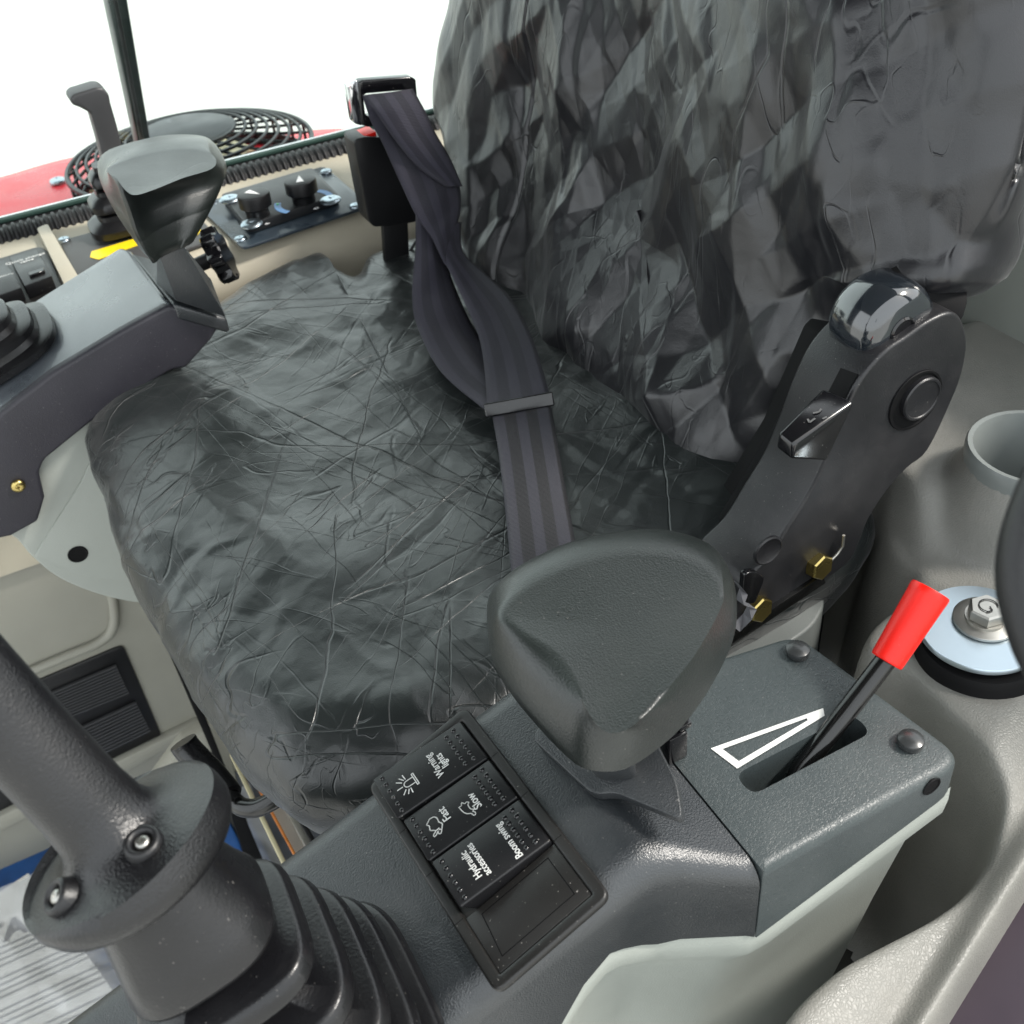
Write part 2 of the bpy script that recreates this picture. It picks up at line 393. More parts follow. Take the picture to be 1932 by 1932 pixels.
def tube(name, pts, r, mat, parent=None, seg=12, closed=False, smooth=60, prof=None):
    P = [Vector([float(q) for q in p]) for p in pts]; m = len(P); V = []; F = []
    up = None
    for i, p in enumerate(P):
        if closed: t = (P[(i + 1) % m] - P[i - 1]).normalized()
        else: t = (P[min(i + 1, m - 1)] - P[max(i - 1, 0)]).normalized()
        if up is None: up = t.orthogonal().normalized()
        else:
            up = up - t * up.dot(t); up.normalize()
        s = t.cross(up)
        rr = r[i] if isinstance(r, (list, tuple)) else r
        for k in range(seg):
            a = 2 * math.pi * k / seg; V.append(p + (up * math.cos(a) + s * math.sin(a)) * rr)
    for i in range(m if closed else m - 1):
        j = (i + 1) % m
        for k in range(seg): F.append((i * seg + k, i * seg + (k + 1) % seg, j * seg + (k + 1) % seg, j * seg + k))
    if not closed: F.append(tuple(range(seg))[::-1]); F.append(tuple((m - 1) * seg + k for k in range(seg)))
    return make(name, V, F, mat, parent, smooth)
def loft(name, rings, mat, parent=None, smooth=50, cap0=True, cap1=True):
    n = len(rings[0]); V = [p for r in rings for p in r]; F = []
    for i in range(len(rings) - 1):
        for k in range(n): F.append((i * n + k, i * n + (k + 1) % n, (i + 1) * n + (k + 1) % n, (i + 1) * n + k))
    if cap0: F.append(tuple(range(n))[::-1])
    if cap1: F.append(tuple((len(rings) - 1) * n + k for k in range(n)))
    return make(name, V, F, mat, parent, smooth)
def strokes(name, lines, width, fr, mat, parent, th=.00025):
    """thin raised print: polylines in a local plane"""
    V = []; F = []
    for ln in lines:
        P = [np.array(p, float) for p in ln]
        for a, b in zip(P[:-1], P[1:]):
            d = b - a; L = np.linalg.norm(d)
            if L < 1e-9: continue
            d = d / L; n = np.array([-d[1], d[0]]) * width / 2; a2 = a - d * width * .35; b2 = b + d * width * .35
            i = len(V)
            for q in (a2 - n, b2 - n, b2 + n, a2 + n): V.append(fr(q[0], q[1], th))
            F.append((i, i + 1, i + 2, i + 3))
    return make(name, V, F, mat, parent, 0)
def text(name, body, size, fr_m, mat, parent, ls=.85, align='CENTER', bold=.0, sx=1.0):
    cu = bpy.data.curves.new(name, 'FONT'); cu.body = body; cu.size = size; cu.align_x = align; cu.align_y = 'CENTER'
    cu.extrude = .0001; cu.space_line = ls; cu.offset = bold
    o = bpy.data.objects.new(name, cu); COL.objects.link(o)
    dg = bpy.context.evaluated_depsgraph_get()
    me = bpy.data.meshes.new_from_object(o.evaluated_get(dg)); bpy.data.objects.remove(o); bpy.data.curves.remove(cu)
    me.name = name
    if sx != 1: me.transform(Matrix.Diagonal((sx, 1, 1, 1)))
    me.materials.clear()
    return finish(name, me, mat, parent, 0, fr_m)
def clone(o, parent, mw):
    c = o.copy(); place(c, parent, mw); return c
def screw_mesh(r, h, name='screw'):
    """domed pan head with a cross recess"""
    bm = bmesh.new(); seg = 20
    prof = [(r, 0), (r, h * .35), (r * .9, h * .7), (r * .65, h * .93), (r * .45, h)]
    rings = [[bm.verts.new((q * math.cos(2 * math.pi * k / seg), q * math.sin(2 * math.pi * k / seg), z)) for k in range(seg)] for q, z in prof]
    for a, b in zip(rings[:-1], rings[1:]):
        for k in range(seg): bm.faces.new((a[k], a[(k + 1) % seg], b[(k + 1) % seg], b[k]))
    c = bm.verts.new((0, 0, h * .35)); L = rings[-1]
    inner = [bm.verts.new((v.co.x * (.95 if k % 5 == 0 else .35), v.co.y * (.95 if k % 5 == 0 else .35), h * (.9 if k % 5 == 0 else .95))) for k, v in enumerate(L)]
    for k in range(seg):
        bm.faces.new((L[k], L[(k + 1) % seg], inner[(k + 1) % seg], inner[k])); bm.faces.new((inner[k], inner[(k + 1) % seg], c))
    me = bpy.data.meshes.new(name); bm.to_mesh(me); bm.free()
    return me
def add_screw(me, parent, mat, p, axis, name='screw'):
    if not me.materials: me.materials.append(mat); me.polygons.foreach_set('use_smooth', [True] * len(me.polygons)); me.set_sharp_from_angle(angle=.7)
    o = bpy.data.objects.new(name, me); place(o, parent, Matrix.Translation(Vector([float(q) for q in p])) @ frame_z(axis)); return o
def hexhead(name, r, h, org, axis, mat, parent, spin=0):
    V = []
    for z, s in ((0, 1), (h * .85, 1), (h, .9)):
        for k in range(6):
            a = math.pi / 3 * k + spin; V.append((r * s * math.cos(a), r * s * math.sin(a), z))
    F = [tuple(range(6))[::-1], tuple(range(12, 18))]
    for i in (0, 6):
        for k in range(6): F.append((i + k, i + (k + 1) % 6, i + 6 + (k + 1) % 6, i + 6 + k))
    return make(name, V, F, mat, parent, 20, Matrix.Translation(Vector([float(q) for q in org])) @ frame_z(axis))
UP = (0, 0, 1)

# ================================================================== THE SETTING
g = make('ground', [(-60, -60, -1.2), (60, -60, -1.2), (60, 60, -1.2), (-60, 60, -1.2)], [(0, 1, 2, 3)], flat('pale concrete yard', (.45, .45, .43), .8), None, 0)
tag(g, None, None, kind='structure')
g = box('floor', (-.7, .20, -.26), (.6, .998, -.22), plastic('cab floor mat', (.11, .12, .14), .5, 300, .3, mottle=.3), bevel=.004)
tag(g, None, None, kind='structure')

# far side wall of the cab: panel, moulded recess border
WY = 1.0
t = thing('side_wall', (.0, WY + .02, -.05), 'beige moulded side wall panel beyond the seat with a raised border line above the louvre vent', 'wall panel')
box('wall_panel', (-.75, WY, -.26), (.75, WY + .03, .485), M['side'], t, .004)
bl = [py_(x, y, WY - .004) for x, y in ((-260, 1395), (0, 1290), (120, 1240), (190, 1210), (214, 1180), (212, 1130), (196, 1085), (165, 1020))]
tube('border_bead', spline(bl, 8), .0055, M['side'], t, 10)
lb = [py_(x, y, WY - .012) for x, y in ((-200, 1640), (60, 1512), (164, 1466), (369, 1366), (420, 1345), (430, 1362), (330, 1410), (196, 1480), (60, 1540), (-200, 1672))]
prism('lower_ledge', [tuple(p) for p in lb], (0, .014, 0), M['side'], t, .003)

# shelf above the wall, with rounded front lip
sh = thing('side_shelf', (.1, 1.0, .44), 'beige moulded shelf under the window carrying the heater control plate and the blade lever', 'shelf')
ys, zs = 1.10, .50
prof = [(ys, zs)] + [(.955, .5005)] + [(.905 + .03 * (1 - math.sin(a)) - .0, .47 + .03 * math.cos(a)) for a in [0, .3, .6, .9, 1.2, 1.5]]
prof = [(ys, zs), (.945, zs)] + [(.945 - .04 * math.sin(a), .46 + .04 * math.cos(a)) for a in np.linspace(.15, math.pi / 2, 9)] + [(.908, .43), (.925, .39), (.965, .34), (.985, .28), (.99, .2)]
XS = np.linspace(-.35, .62, 60)
V = []; F = []
for x in XS:
    for (y, z) in prof: V.append((x, y, z))
n = len(prof)
for i in range(len(XS) - 1):
    for k in range(n - 1): F.append((i * n + k, (i + 1) * n + k, (i + 1) * n + k + 1, i * n + k + 1))
make('shelf_skin', V, F, M['beige'], sh, 60)
# raised rib between switch bank and lever plate
rb = [pz(x, y, .503) for x, y in ((180, 395), (95, 430), (105, 480), (150, 545), (190, 600))]
prism('moulded_rib', fillet([pz(75, 445, .501), pz(95, 437, .501), pz(190, 600, .501), pz(150, 600, .501)], .004), (0, 0, .008), M['beige'], sh, .003, 3)

# corrugated seal along the window bottom, glass edge and bottom frame
sl_ = thing('window_seal', (.1, 1.1, .50), 'black corrugated rubber seal running along the foot of the side window', 'seal')
V = []; F = []; nx = 520; ring = 14
for i in range(nx):
    x = -.30 + i * (.95 / nx)
    rr = .0165 + (.0016 if (i % 4) < 2 else -.0012)
    for k in range(ring):
        a = 2 * math.pi * k / ring; V.append((x, 1.083 + rr * math.cos(a) * 1.1, .492 + rr * math.sin(a)))
for i in range(nx - 1):
    for k in range(ring): F.append((i * ring + k, i * ring + (k + 1) % ring, (i + 1) * ring + (k + 1) % ring, (i + 1) * ring + k))
make('corrugated_strip', V, F, M['seal'], sl_, 25)
box('clip_rail', (-.30, 1.105, .480), (.65, 1.117, .4985), M['black'], sl_, .002)
gm = bpy.data.materials.new('window glass'); gm.use_nodes = True; gnt = gm.node_tree; gnt.nodes.clear()
go = N(gnt, 'ShaderNodeOutputMaterial'); gt = N(gnt, 'ShaderNodeBsdfTransparent'); gt.inputs[0].default_value = (.93, .97, .95, 1)
gg = N(gnt, 'ShaderNodeBsdfGlossy'); gg.inputs['Roughness'].default_value = .02; gmx = N(gnt, 'ShaderNodeMixShader'); gfr = N(gnt, 'ShaderNodeFresnel'); gfr.inputs[0].default_value = 1.35
gnt.links.new(gfr.outputs[0], gmx.inputs[0]); gnt.links.new(gt.outputs[0], gmx.inputs[1]); gnt.links.new(gg.outputs[0], gmx.inputs[2]); gnt.links.new(gmx.outputs[0], go.inputs[0])
wi = thing('side_window', (.1, 1.125, .50), 'clear side window pane with a black bottom frame and a green glass edge above the seal', 'window')
box('pane', (-.9, 1.124, .5035), (.69, 1.127, 1.54), gm, wi, 0)
box('bottom_frame', (-.30, 1.118, .470), (.65, 1.132, .4985), M['black'], wi, .002)
box('glass_edge', (-.30, 1.1190, .4990), (.65, 1.1300, .5030), plastic('green glass edge', (.03, .06, .05), .5, spec=.2), wi, .001)
# slanting window post
post = thing('window_post', py_(286, 290, 1.14), 'dark upright post standing beyond the side window, leaning in the upper left', 'post')
pts = [py_(x, y, 1.14) for x, y in ((190, -60), (231, -60), (289, 292), (265, 292))]
prism('post_bar', [tuple(q) for q in pts], (0, .03, 0), plastic('dark green post', (.012, .018, .017), .35), post, .003)
a0, a1 = py_(206, -60, 1.139), py_(273, 292, 1.139)
tube('edge_bead', [a0 + np.array([0, -.0005, 0]), a1 + np.array([0, -.0005, 0])], .002, M['black'], post, 8)

# rear wall and window sill behind seat on the near side
rw = thing('rear_wall', (.6, .2, .3), 'smooth grey green moulded wall panel behind the backrest at the right', 'wall panel')
def wallp():
    bm = bmesh.new(); pts = []
    ysamp = np.linspace(-.25, 1.09, 50); zsamp = np.linspace(-.24, .70, 60); G = []
    for y in ysamp:
        row = []
        for z in zsamp:
            x = .56 + .05 * (z - .5) + .10 * math.exp(-((y - .0) / .10) ** 2) * 0
            s = (z - .66) / .04
            if s > 0: x += .03 * s * s
            x += .035 * min(1.6, max(0, (.47 - z) / .1)) ** 2 * -1
            row.append(bm.verts.new((x, y, z)))
        G.append(row)
    for i in range(len(G) - 1):
        for k in range(len(G[0]) - 1): bm.faces.new((G[i][k], G[i + 1][k], G[i + 1][k + 1], G[i][k + 1]))
    return bm
from_bm('wall_skin', wallp(), M['grey'], rw, 60)

# cab roof over the seat: the light comes in through the windows and the open door
rf_ = thing('cab_roof', (.0, .5, 1.55), 'grey cab roof lining overhead, above the picture', 'roof')
box('roof_lining', (-.95, -.02, 1.55), (.75, 1.16, 1.60), plastic('dark roof lining', (.05, .05, .05), .8), rf_, .02)
for x_, y_ in ((-.93, .02), (-.93, 1.13), (.72, 1.13), (.72, .0)):
    box('roof_post', (x_ - .025, y_ - .025, .70 if x_ > 0 else -.1), (x_ + .025, y_ + .025, 1.5495), M['black'], rf_, .006)

# ------------------------------------------------------------------ near side sill (height field)
def seg_sd(PX, PY, poly):
    d = np.full(PX.shape, 1e9); ins = np.zeros(PX.shape, bool); n = len(poly)
    for i in range(n):
        ax, ay = poly[i][:2]; bx, by = poly[(i + 1) % n][:2]
        ex, ey = bx - ax, by - ay; wx, wy = PX - ax, PY - ay
        tt = np.clip((wx * ex + wy * ey) / (ex * ex + ey * ey + 1e-12), 0, 1)
        d = np.minimum(d, (wx - ex * tt) ** 2 + (wy - ey * tt) ** 2)
        c = ((ay > PY) != (by > PY)) & (PX < (bx - ax) * (PY - ay) / (by - ay + 1e-12) + ax)
        ins ^= c
    d = np.sqrt(d); return np.where(ins, -d, d)
def sstep(a, b, x): t = np.clip((x - a) / (b - a), 0, 1); return t * t * (3 - 2 * t)
def smax(a, b, k): h = np.clip(.5 + .5 * (a - b) / k, 0, 1); return b * (1 - h) + a * h + k * h * (1 - h)
def edge_drop(sd, r, depth):
    """quarter-round edge going down outside the outline"""
    q = np.clip((sd + r) / r, 0, 1); round_ = r * (1 - np.sqrt(np.clip(1 - q * q, 0, 1)))
    return round_ + np.where(sd > 0, np.clip(sd / .005, 0, 1) * (depth - r), 0)
sx = np.arange(.02, .66, .0016); sy = np.arange(-.08, .46, .0016); GX, GY = np.meshgrid(sx, sy, indexing='ij')
ZS = .475
inner = [pz(x, y, ZS) for x, y in ((1420, 2010), (1470, 1900), (1560, 1812), (1660, 1748), (1780, 1670), (1850, 1595), (1880, 1520), (1880, 1465), (1845, 1410), (1780, 1345), (1700, 1265), (1640, 1235), (1618, 1205), (1640, 1165), (1700, 1115), (1722, 1062), (1700, 1010), (1650, 962), (1590, 930))]
inner = spline(inner, 5)
A = [tuple(p[:2]) for p in inner] + [(.38, .46), (.66, .46), (.66, -.08), (.30, .02), (.02, -.05)]
sdA = seg_sd(GX, GY, A)
LOW = .22
zA = ZS - edge_drop(sdA, .012, ZS - LOW)
# rear ledge
ZB = .508
Bp = [pz(x, y, ZS)[:2] for x, y in ((1560, 1060), (1690, 1075), (1760, 1085), (1850, 1100), (1960, 1100))] + [np.array(q) for q in ((.66, .20), (.70, .50), (.30, .50))]
sdB = seg_sd(GX, GY, [tuple(p) for p in Bp])
zB = zA + .036 * sstep(0, .042, -sdB)
cc = pz(1954, 848, .535)[:2]; cr_ = np.hypot(GX - cc[0], GY - cc[1])
zC = ZS + .052 * (1 - sstep(.030, .050, cr_)) + .010 * (1 - sstep(.04, .07, cr_)) - .3 * sstep(.07, .10, cr_)
Z = zB.copy()
Z = smax(Z, zC, .014)
# groove line between the sill and the lighter outer strip, then the outer edge
l1 = [pz(x, y, .466)[:2] for x, y in ((2100, 1255), (1932, 1525), (1679, 1932), (1500, 2210))]
l2 = [pz(x, y, .466)[:2] for x, y in ((2160, 1350), (1932, 1733), (1811, 1932), (1640, 2200))]
def line_d(L):
    (ax, ay), (bx, by) = L[1], L[2]; e = np.array([bx - ax, by - ay]); e /= np.linalg.norm(e)
    return (GX - ax) * -e[1] + (GY - ay) * e[0]
d1 = line_d(l1); d2 = line_d(l2)
sgn = np.sign(line_d(l1)[0, -1])
d1 = d1 * sgn; d2 = d2 * sgn      # positive towards the inside of the cab
Z = Z - .010 * (1 - sstep(.0, .028, d1)) - .004 * np.exp(-(d1 / .0035) ** 2) + .004 * sstep(.0, -.006, -d1) * 0
Z = Z + .006 * (1 - sstep(-.012, -.002, d1)) * sstep(.0, .008, d2)
Z = np.where(d2 < .006, Z - .25 * np.clip((.006 - d2) / .012, 0, 1), Z)
def blur(A_, k):
    for ax_i in (0, 1):
        acc = np.zeros_like(A_)
        for q in range(-k, k + 1):
            P_ = np.pad(A_, [(k, k) if a_i == ax_i else (0, 0) for a_i in (0, 1)], mode='edge')
            sl_q = [slice(None), slice(None)]; sl_q[ax_i] = slice(k + q, k + q + A_.shape[ax_i]); acc += P_[tuple(sl_q)]
        A_ = acc / (2 * k + 1)
    return A_
Z = blur(blur(Z, 2), 1)
Z = np.where(cr_ < .0350, .531, Z)
Z = np.where(cr_ < .0305, .480, Z)
nxg, nyg = GX.shape
V = np.stack([GX.ravel(), GY.ravel(), Z.ravel()], 1)
I = np.arange(nxg * nyg).reshape(nxg, nyg)
F = np.stack([I[:-1, :-1].ravel(), I[1:, :-1].ravel(), I[1:, 1:].ravel(), I[:-1, 1:].ravel()], 1)
zmin = Z.ravel()[F].min(1); F = F[(zmin > LOW + .002) & (cr_.ravel()[F].min(1) > .0315)]
sill = thing('door_sill', (.3, .1, .22), 'wide grey beige leather grained sill moulding curving round the left console at the lower right', 'sill')
o = make('sill_skin', V, F, M['sill'], sill, 180)
# white cup liner
lathe('cup_rim', [(.0352, -.012), (.0358, -.004), (.0358, .0), (.0348, .0022), (.0322, .0020), (.0312, -.003), (.0295, -.05), (.001, -.052)], (cc[0], cc[1], .535), UP, plastic('pale grey cup liner', (.17, .185, .18), .35), sill, 48, 60, False)

# well floor under console
wf = box('cab_base', (.02, .05, .20), (.62, .42, .225), plastic('dark well', (.05, .05, .045), .8), bevel=.002)
tag(wf, None, None, kind='structure')

# bolt with washers on the sill
wp = pz(1850, 1182, .490)
bt = thing('mounting_bolt', wp, 'zinc hex bolt with round washer on a wide blue zinc disc', 'bolt')
ax = (-.02, .0, 1)
lathe('rubber_mount', [(.001, -.03), (.0325, -.03), (.0325, -.004), (.030, -.001), (.001, -.001)], wp + np.array([-.001, -.003, -.005]), ax, M['void'], bt, 48)
lathe('disc', [(.001, -.0035), (.0295, -.0035), (.0302, -.003), (.0302, -.0005), (.0298, 0), (.001, 0)], wp, ax, M['zinc'], bt, 64)
wq = pz(1857, 1172, .490)
lathe('washer', [(.001, 0), (.0150, 0), (.0155, .0004), (.0155, .0018), (.0150, .0022), (.001, .0022)], wq + np.array([0, 0, .0003]), ax, M['steel'], bt, 48)
lathe('spring_washer', [(.001, .0023), (.0098, .0023), (.01, .0028), (.01, .0042), (.001, .0044)], wq, ax, M['steel'], bt, 32)
hexhead('bolt_head', .0094, .0062, wq + np.array([0, 0, .0045]), ax, M['steel'], bt, .3)
fm = Matrix.Translation(Vector(wq + np.array([0, 0, .0110]))) @ frame_z(ax)
def fz(mw): return lambda a, b, c: tuple(mw @ Vector((a, b, c)))
arc = [(.0045 * math.cos(a), .0045 * math.sin(a)) for a in np.linspace(.9, 5.6, 16)]
strokes('head_mark', [arc, [(.001, .0), (.0035, -.001), (.003, -.004)]], .0007, fz(fm), M['black'], bt)

# ================================================================== NEAR CONSOLE
FS = .36                      # fore-aft slope of the console front
P0 = np.array([.12, .24, .552]); NF = _n((-FS, 0, 1)); EX = _n((1, 0, FS)); EY = np.array([0., 1., 0.])
def fp(px, py): return pp(px, py, P0, NF)
YO, YI, YB = .187, .296, .172
def zf(x): return P0[2] + FS * (x - P0[0])
con = thing('left_console', (.1, .23, .22), 'dark grained left console, stepped, with a flat rear lid holding the red lever', 'console')
def zbot(x): return float(np.interp(x, [-.12, .055, .070, .081, .092, .104, .113, .125, .153, .163], [.38, .42, .452, .479, .499, .511, .508, .4995, .4985, .4945]))
def ring_any(x, z, yo, yi, r):
    zb_ = zbot(x)
    p = [(yo + .006, zb_ + .002), (yo, zb_), (yo, zb_ * .6 + (z - r) * .4), (yo, z - r)] + [(yo + r * (1 - math.cos(a)), z - r + r * math.sin(a)) for a in np.linspace(.3, math.pi / 2, 6)]
    p += [(yi - r + r * math.sin(a), z - r + r * math.cos(a)) for a in np.linspace(0, math.pi / 2 - .2, 6)] + [(yi, z - r), (yi + .002, z - .08)]
    return [(x, y, q) for y, q in p]
rings = [ring_any(x, zf(x), YO, YI, .014) for x in (-.12, -.05, .0, .05, .060, .070, .076, .081, .087, .092, .098, .104, .110, .118)]
rings.append(ring_any(.125, zf(.125) - .0012, .1865, YI, .014)); rings.append(ring_any(.134, .5500, .184, .294, .013))
rings.append(ring_any(.1575, .5405, .1735, .280, .010)); rings.append(ring_any(.1605, .5402, YB, .278, .010))
loft('front_cover', rings, M['front'], con, 32)
# rear lid with the lever slot cut out
top = .540
sa = pz(1398, 1470, top); sb = pz(1602, 1378, top)
yc0, yc1 = .2010, .2125          # slot
x0s, x1s = .1785, .2385
outer = fillet([(.1615, YB + .0), (.2620, YB), (.2500, .262), (.1615, .276)], [.0005, .012, .010, .0005], 6)
slot = fillet([(x0s, yc0), (x1s, yc0), (x1s, yc1), (x0s, yc1)], .0062, 5)
def plate_with_hole(name, outer, hole, z, th, mat, parent, bevel=0):
    bm = bmesh.new()
    vo = [bm.verts.new((p[0], p[1], z)) for p in outer]; vh = [bm.verts.new((p[0], p[1], z)) for p in hole]
    eo = [bm.edges.new((vo[i], vo[(i + 1) % len(vo)])) for i in range(len(vo))]
    eh = [bm.edges.new((vh[i], vh[(i + 1) % len(vh)])) for i in range(len(vh))]
    bmesh.ops.triangle_fill(bm, edges=eo + eh, use_beauty=True, use_dissolve=False)
    for f in bm.faces:
        if f.normal.z < 0: f.normal_flip()
    r = bmesh.ops.extrude_edge_only(bm, edges=eo + eh)
    for v in [q for q in r['geom'] if isinstance(q, bmesh.types.BMVert)]: v.co.z -= th - max(0, (v.co.x - .1615)) / .1 * .028
    return bm
bm = plate_with_hole('lid', outer, slot, top, .046, M['lid'], con)
# round the outer top edge
ed = [e for e in bm.edges if len(e.link_faces) == 2 and abs(e.verts[0].co.z - top) < 1e-6 and abs(e.verts[1].co.z - top) < 1e-6 and e.calc_face_angle(0) > 1 and (seg_sd(np.array([e.verts[0].co.x]), np.array([e.verts[0].co.y]), slot)[0] > .002) and not (e.verts[0].co.x < .1625 and e.verts[1].co.x < .1625)]
bmesh.ops.bevel(bm, geom=ed, offset=.0045, segments=4, profile=.5, affect='EDGES')
from_bm('rear_lid', bm, M['lid'], con, 50)
box('slot_box', (x0s - .004, yc0 - .004, .47), (x1s + .004, yc1 + .004, .474), M['void'], con, .001)
box('slot_block', (x0s + .004, yc0, .500), (x0s + .012, yc1, .520), M['plate'], con, .001)
# lower body, pale
lo = [(-.12, .46), (.08, .487), (.13, .50), (.158, .492), (.163, .490), (.262, .484)]
tops = [py_(1060, 1932, YO)[[0, 2]], py_(1150, 1800, YO)[[0, 2]], py_(1240, 1782, YO)[[0, 2]], py_(1430, 1777, .175)[[0, 2]]]
pb = [(x, (YO if x < .126 else YB + (YO - YB) * max(0, (.158 - x) / .032)) + .0015, zbot(x) + .002) for x in np.r_[np.linspace(-.12, .05, 4), np.linspace(.06, .16, 22)]] + [(x, YB + .0015, .4955 + (x - .163) * .28) for x in (.17, .18, .20, .22, .24, .258)]
V = []; F = []
for (x, y, z) in pb:
    V += [(x, y, z), (x, y - .0005, z - .008), (x, y + .0005, z - .018), (x - .001, y + .005, z - .026), (x - .003, y + .010, z - .036), (x - .008, y + .018, z - .10), (x - .03, y + .03, z - .26)]
for i in range(len(pb) - 1):
    for k in range(6): F.append((i * 7 + k, i * 7 + k + 1, (i + 1) * 7 + k + 1, (i + 1) * 7 + k))
n0 = len(V)
for k in range(7):
    x, y, z = V[(len(pb) - 1) * 7 + k]; V.append((x - .004, y + .085, z))
for k in range(6): F.append(((len(pb) - 1) * 7 + k, n0 + k, n0 + k + 1, (len(pb) - 1) * 7 + k + 1))
make('lower_body', V, F, M['grey'], con, 60)
# lid screws caps
for (px, py) in ((1505, 1228), (1718, 1398)):
    c = pz(px, py, top + .002)
    o = lathe('cap_plug', [(.001, 0), (.0050, 0), (.0052, .0004), (.0054, .0026), (.0051, .0034), (.0036, .0042), (.0018, .0046), (.0004, .0047)], (c[0], c[1], top + .0002), UP, M['cap'], con, 28, 35)
# side hole near the rear corner
c = py_(1758, 1484, YB - .0003)
lathe('side_hole', [(.0005, -.002), (.0036, -.002), (.0036, .0002), (.0042, .0004), (.0045, 0)], c, (0, -1, 0), M['void'], con, 24, 40)
# white wedge print
wa = [pz(x, y, top + .0003) for x, y in ((1341, 1404), (1393, 1448), (1558, 1352), (1556, 1337))]
win = [pz(x, y, top + .0003) for x, y in ((1362, 1410), (1395, 1435), (1535, 1352))]
V = [tuple(p) for p in (pz(1341, 1412, top + .0004), pz(1391, 1450, top + .0004), pz(1556, 1350, top + .0004), pz(1553, 1336, top + .0004))] + [tuple(p) for p in (pz(1363, 1413, top + .0004), pz(1394, 1436, top + .0004), pz(1524, 1359, top + .0004), pz(1522, 1355, top + .0004))]
make('wedge_mark', V, [(0, 1, 5, 4), (1, 2, 6, 5), (2, 3, 7, 6), (3, 0, 4, 7)], M['worn'], con, 0)

# pad mount on the console
def mp_(x, y, dz=0): p = fp(x, y); return p + NF * dz
mo = [fp(1012, 1405), fp(1128, 1512), fp(1168, 1507), fp(1296, 1560), fp(1285, 1490), fp(1240, 1400), fp(1180, 1330), fp(1070, 1320)]
prism('pad_mount', [tuple(p + NF * .0005) for p in fillet(mo, .004, 4)], NF * .0055, M['front'], con, .0018, 3)
mo2 = [fp(1030, 1395), fp(1135, 1490), fp(1178, 1486), fp(1288, 1548), fp(1250, 1420), fp(1180, 1340), fp(1080, 1330)]
hexa('mount_block', [tuple(q) for q in (fp(1050, 1390), fp(1132, 1480), fp(1205, 1480), fp(1190, 1350), pz(1085, 1380, .594), pz(1130, 1420, .594), pz(1190, 1410, .594), pz(1170, 1330, .594))], M['front'], con, .003, 3)
la = thing('pad_latch', pz(1270, 1410, .545), 'small black latch sticking out under the near wrist rest beside the lid', 'latch')
c = pz(1272, 1400, .548)
box('latch_body', (c[0] - .005, c[1] - .004, top + .0002), (c[0] + .004, c[1] + .006, .556), M['gloss'], la, .001)
box('latch_tab', (c[0] + .0005, c[1] - .003, .5562), (c[0] + .0065, c[1] + .003, .5595), M['gloss'], la, .0008)

# ------------------------------------------------------------------ wrist rests
def wrist_rest(name, face, rim, z_top, tilt, label, base_fn, taper=.84, depth=.050, r=.012):
    """face: outline of the flat top; rim: outline of the widest part (pixels)"""
    n = 96
    def res(pts):
        P = spline([np.array(p) for p in pts], 24, True); P = np.array(P)
        c = P.mean(0); a = np.arctan2(P[:, 1] - c[1], P[:, 0] - c[0])
        d = np.r_[0, np.cumsum(np.linalg.norm(np.diff(np.vstack([P, P[:1]]), axis=0), axis=1))]
        s = np.linspace(0, d[-1], n, endpoint=False); Q = np.vstack([P, P[:1]])
        return np.stack([np.interp(s, d, Q[:, k]) for k in range(3)], 1)
    ft = res(face); rm = res(rim)
    # the same starting direction
    k0 = np.argmin(np.linalg.norm(rm - ft[0], axis=1)); rm = np.roll(rm, -k0, axis=0)
    c = ft.mean(0); rings = []
    top_c = c.copy()
    for s in (.02, .25, .5, .7, .85, .95):
        q = c + (ft - c) * s; q[:, 2] -= .0012 * (1 - s ** 2); rings.append(q)
    for tt in np.linspace(0, math.pi / 2, 9):
        q = ft + (rm - ft) * math.sin(tt); q[:, 2] = ft[:, 2] + (rm[:, 2] - ft[:, 2]) * (1 - math.cos(tt)); rings.append(q)
    cr = rm.mean(0); bc = np.array(base_fn) if base_fn is not None else cr + np.array([0, .008, -.006])
    for u in (.06, .12, .25, .4, .415, .44, .6, .8, 1):
        s = 1 - (1 - taper) * u ** 1.2
        if abs(u - .415) < .001: s -= .005
        q = cr + (rm - cr) * s + (bc - cr) * u; rings.append(q)
    q = q + 0; qc = q.mean(0); rings.append(qc + (q - qc) * .93 + (bc - cr) * .02)
    t = thing(name, tuple(bc), label, 'wrist rest')
    loft('pad', [[tuple(p) for p in rg] for rg in rings], M['pad'], t, 60)
    return t
ZT = .622
face = [(950, 1158), (988, 1192), (1042, 1226), (1078, 1272), (1100, 1325), (1128, 1370), (1158, 1384), (1198, 1366), (1242, 1318), (1302, 1248), (1350, 1168), (1365, 1120), (1344, 1080), (1298, 1054), (1234, 1044), (1140, 1050), (1040, 1084), (972, 1124)]
rim = [(919, 1162), (928, 1241), (962, 1306), (1020, 1377), (1071, 1429), (1099, 1449), (1140, 1456), (1184, 1449), (1242, 1412), (1293, 1364), (1345, 1289), (1382, 1210), (1390, 1148), (1375, 1097), (1328, 1049), (1242, 1027), (1157, 1034), (1054, 1060), (969, 1104), (931, 1138)]
wrist_rest('wrist_rest', [pz(x, y, ZT) for x, y in face], [pz(x, y, ZT - .024) for x, y in rim], ZT, 0,
           'large near wrist rest pad of matt dark foam on the left console', None, .80)
ZT2 = .655
face = [(205, 316), (290, 287), (360, 281), (396, 289), (408, 305), (396, 320), (345, 336), (290, 358), (255, 368), (238, 360), (222, 340)]
rim = [(185, 322), (205, 305), (290, 280), (360, 274), (402, 281), (425, 305), (424, 332), (396, 350), (345, 368), (285, 396), (252, 420), (232, 398), (200, 365)]
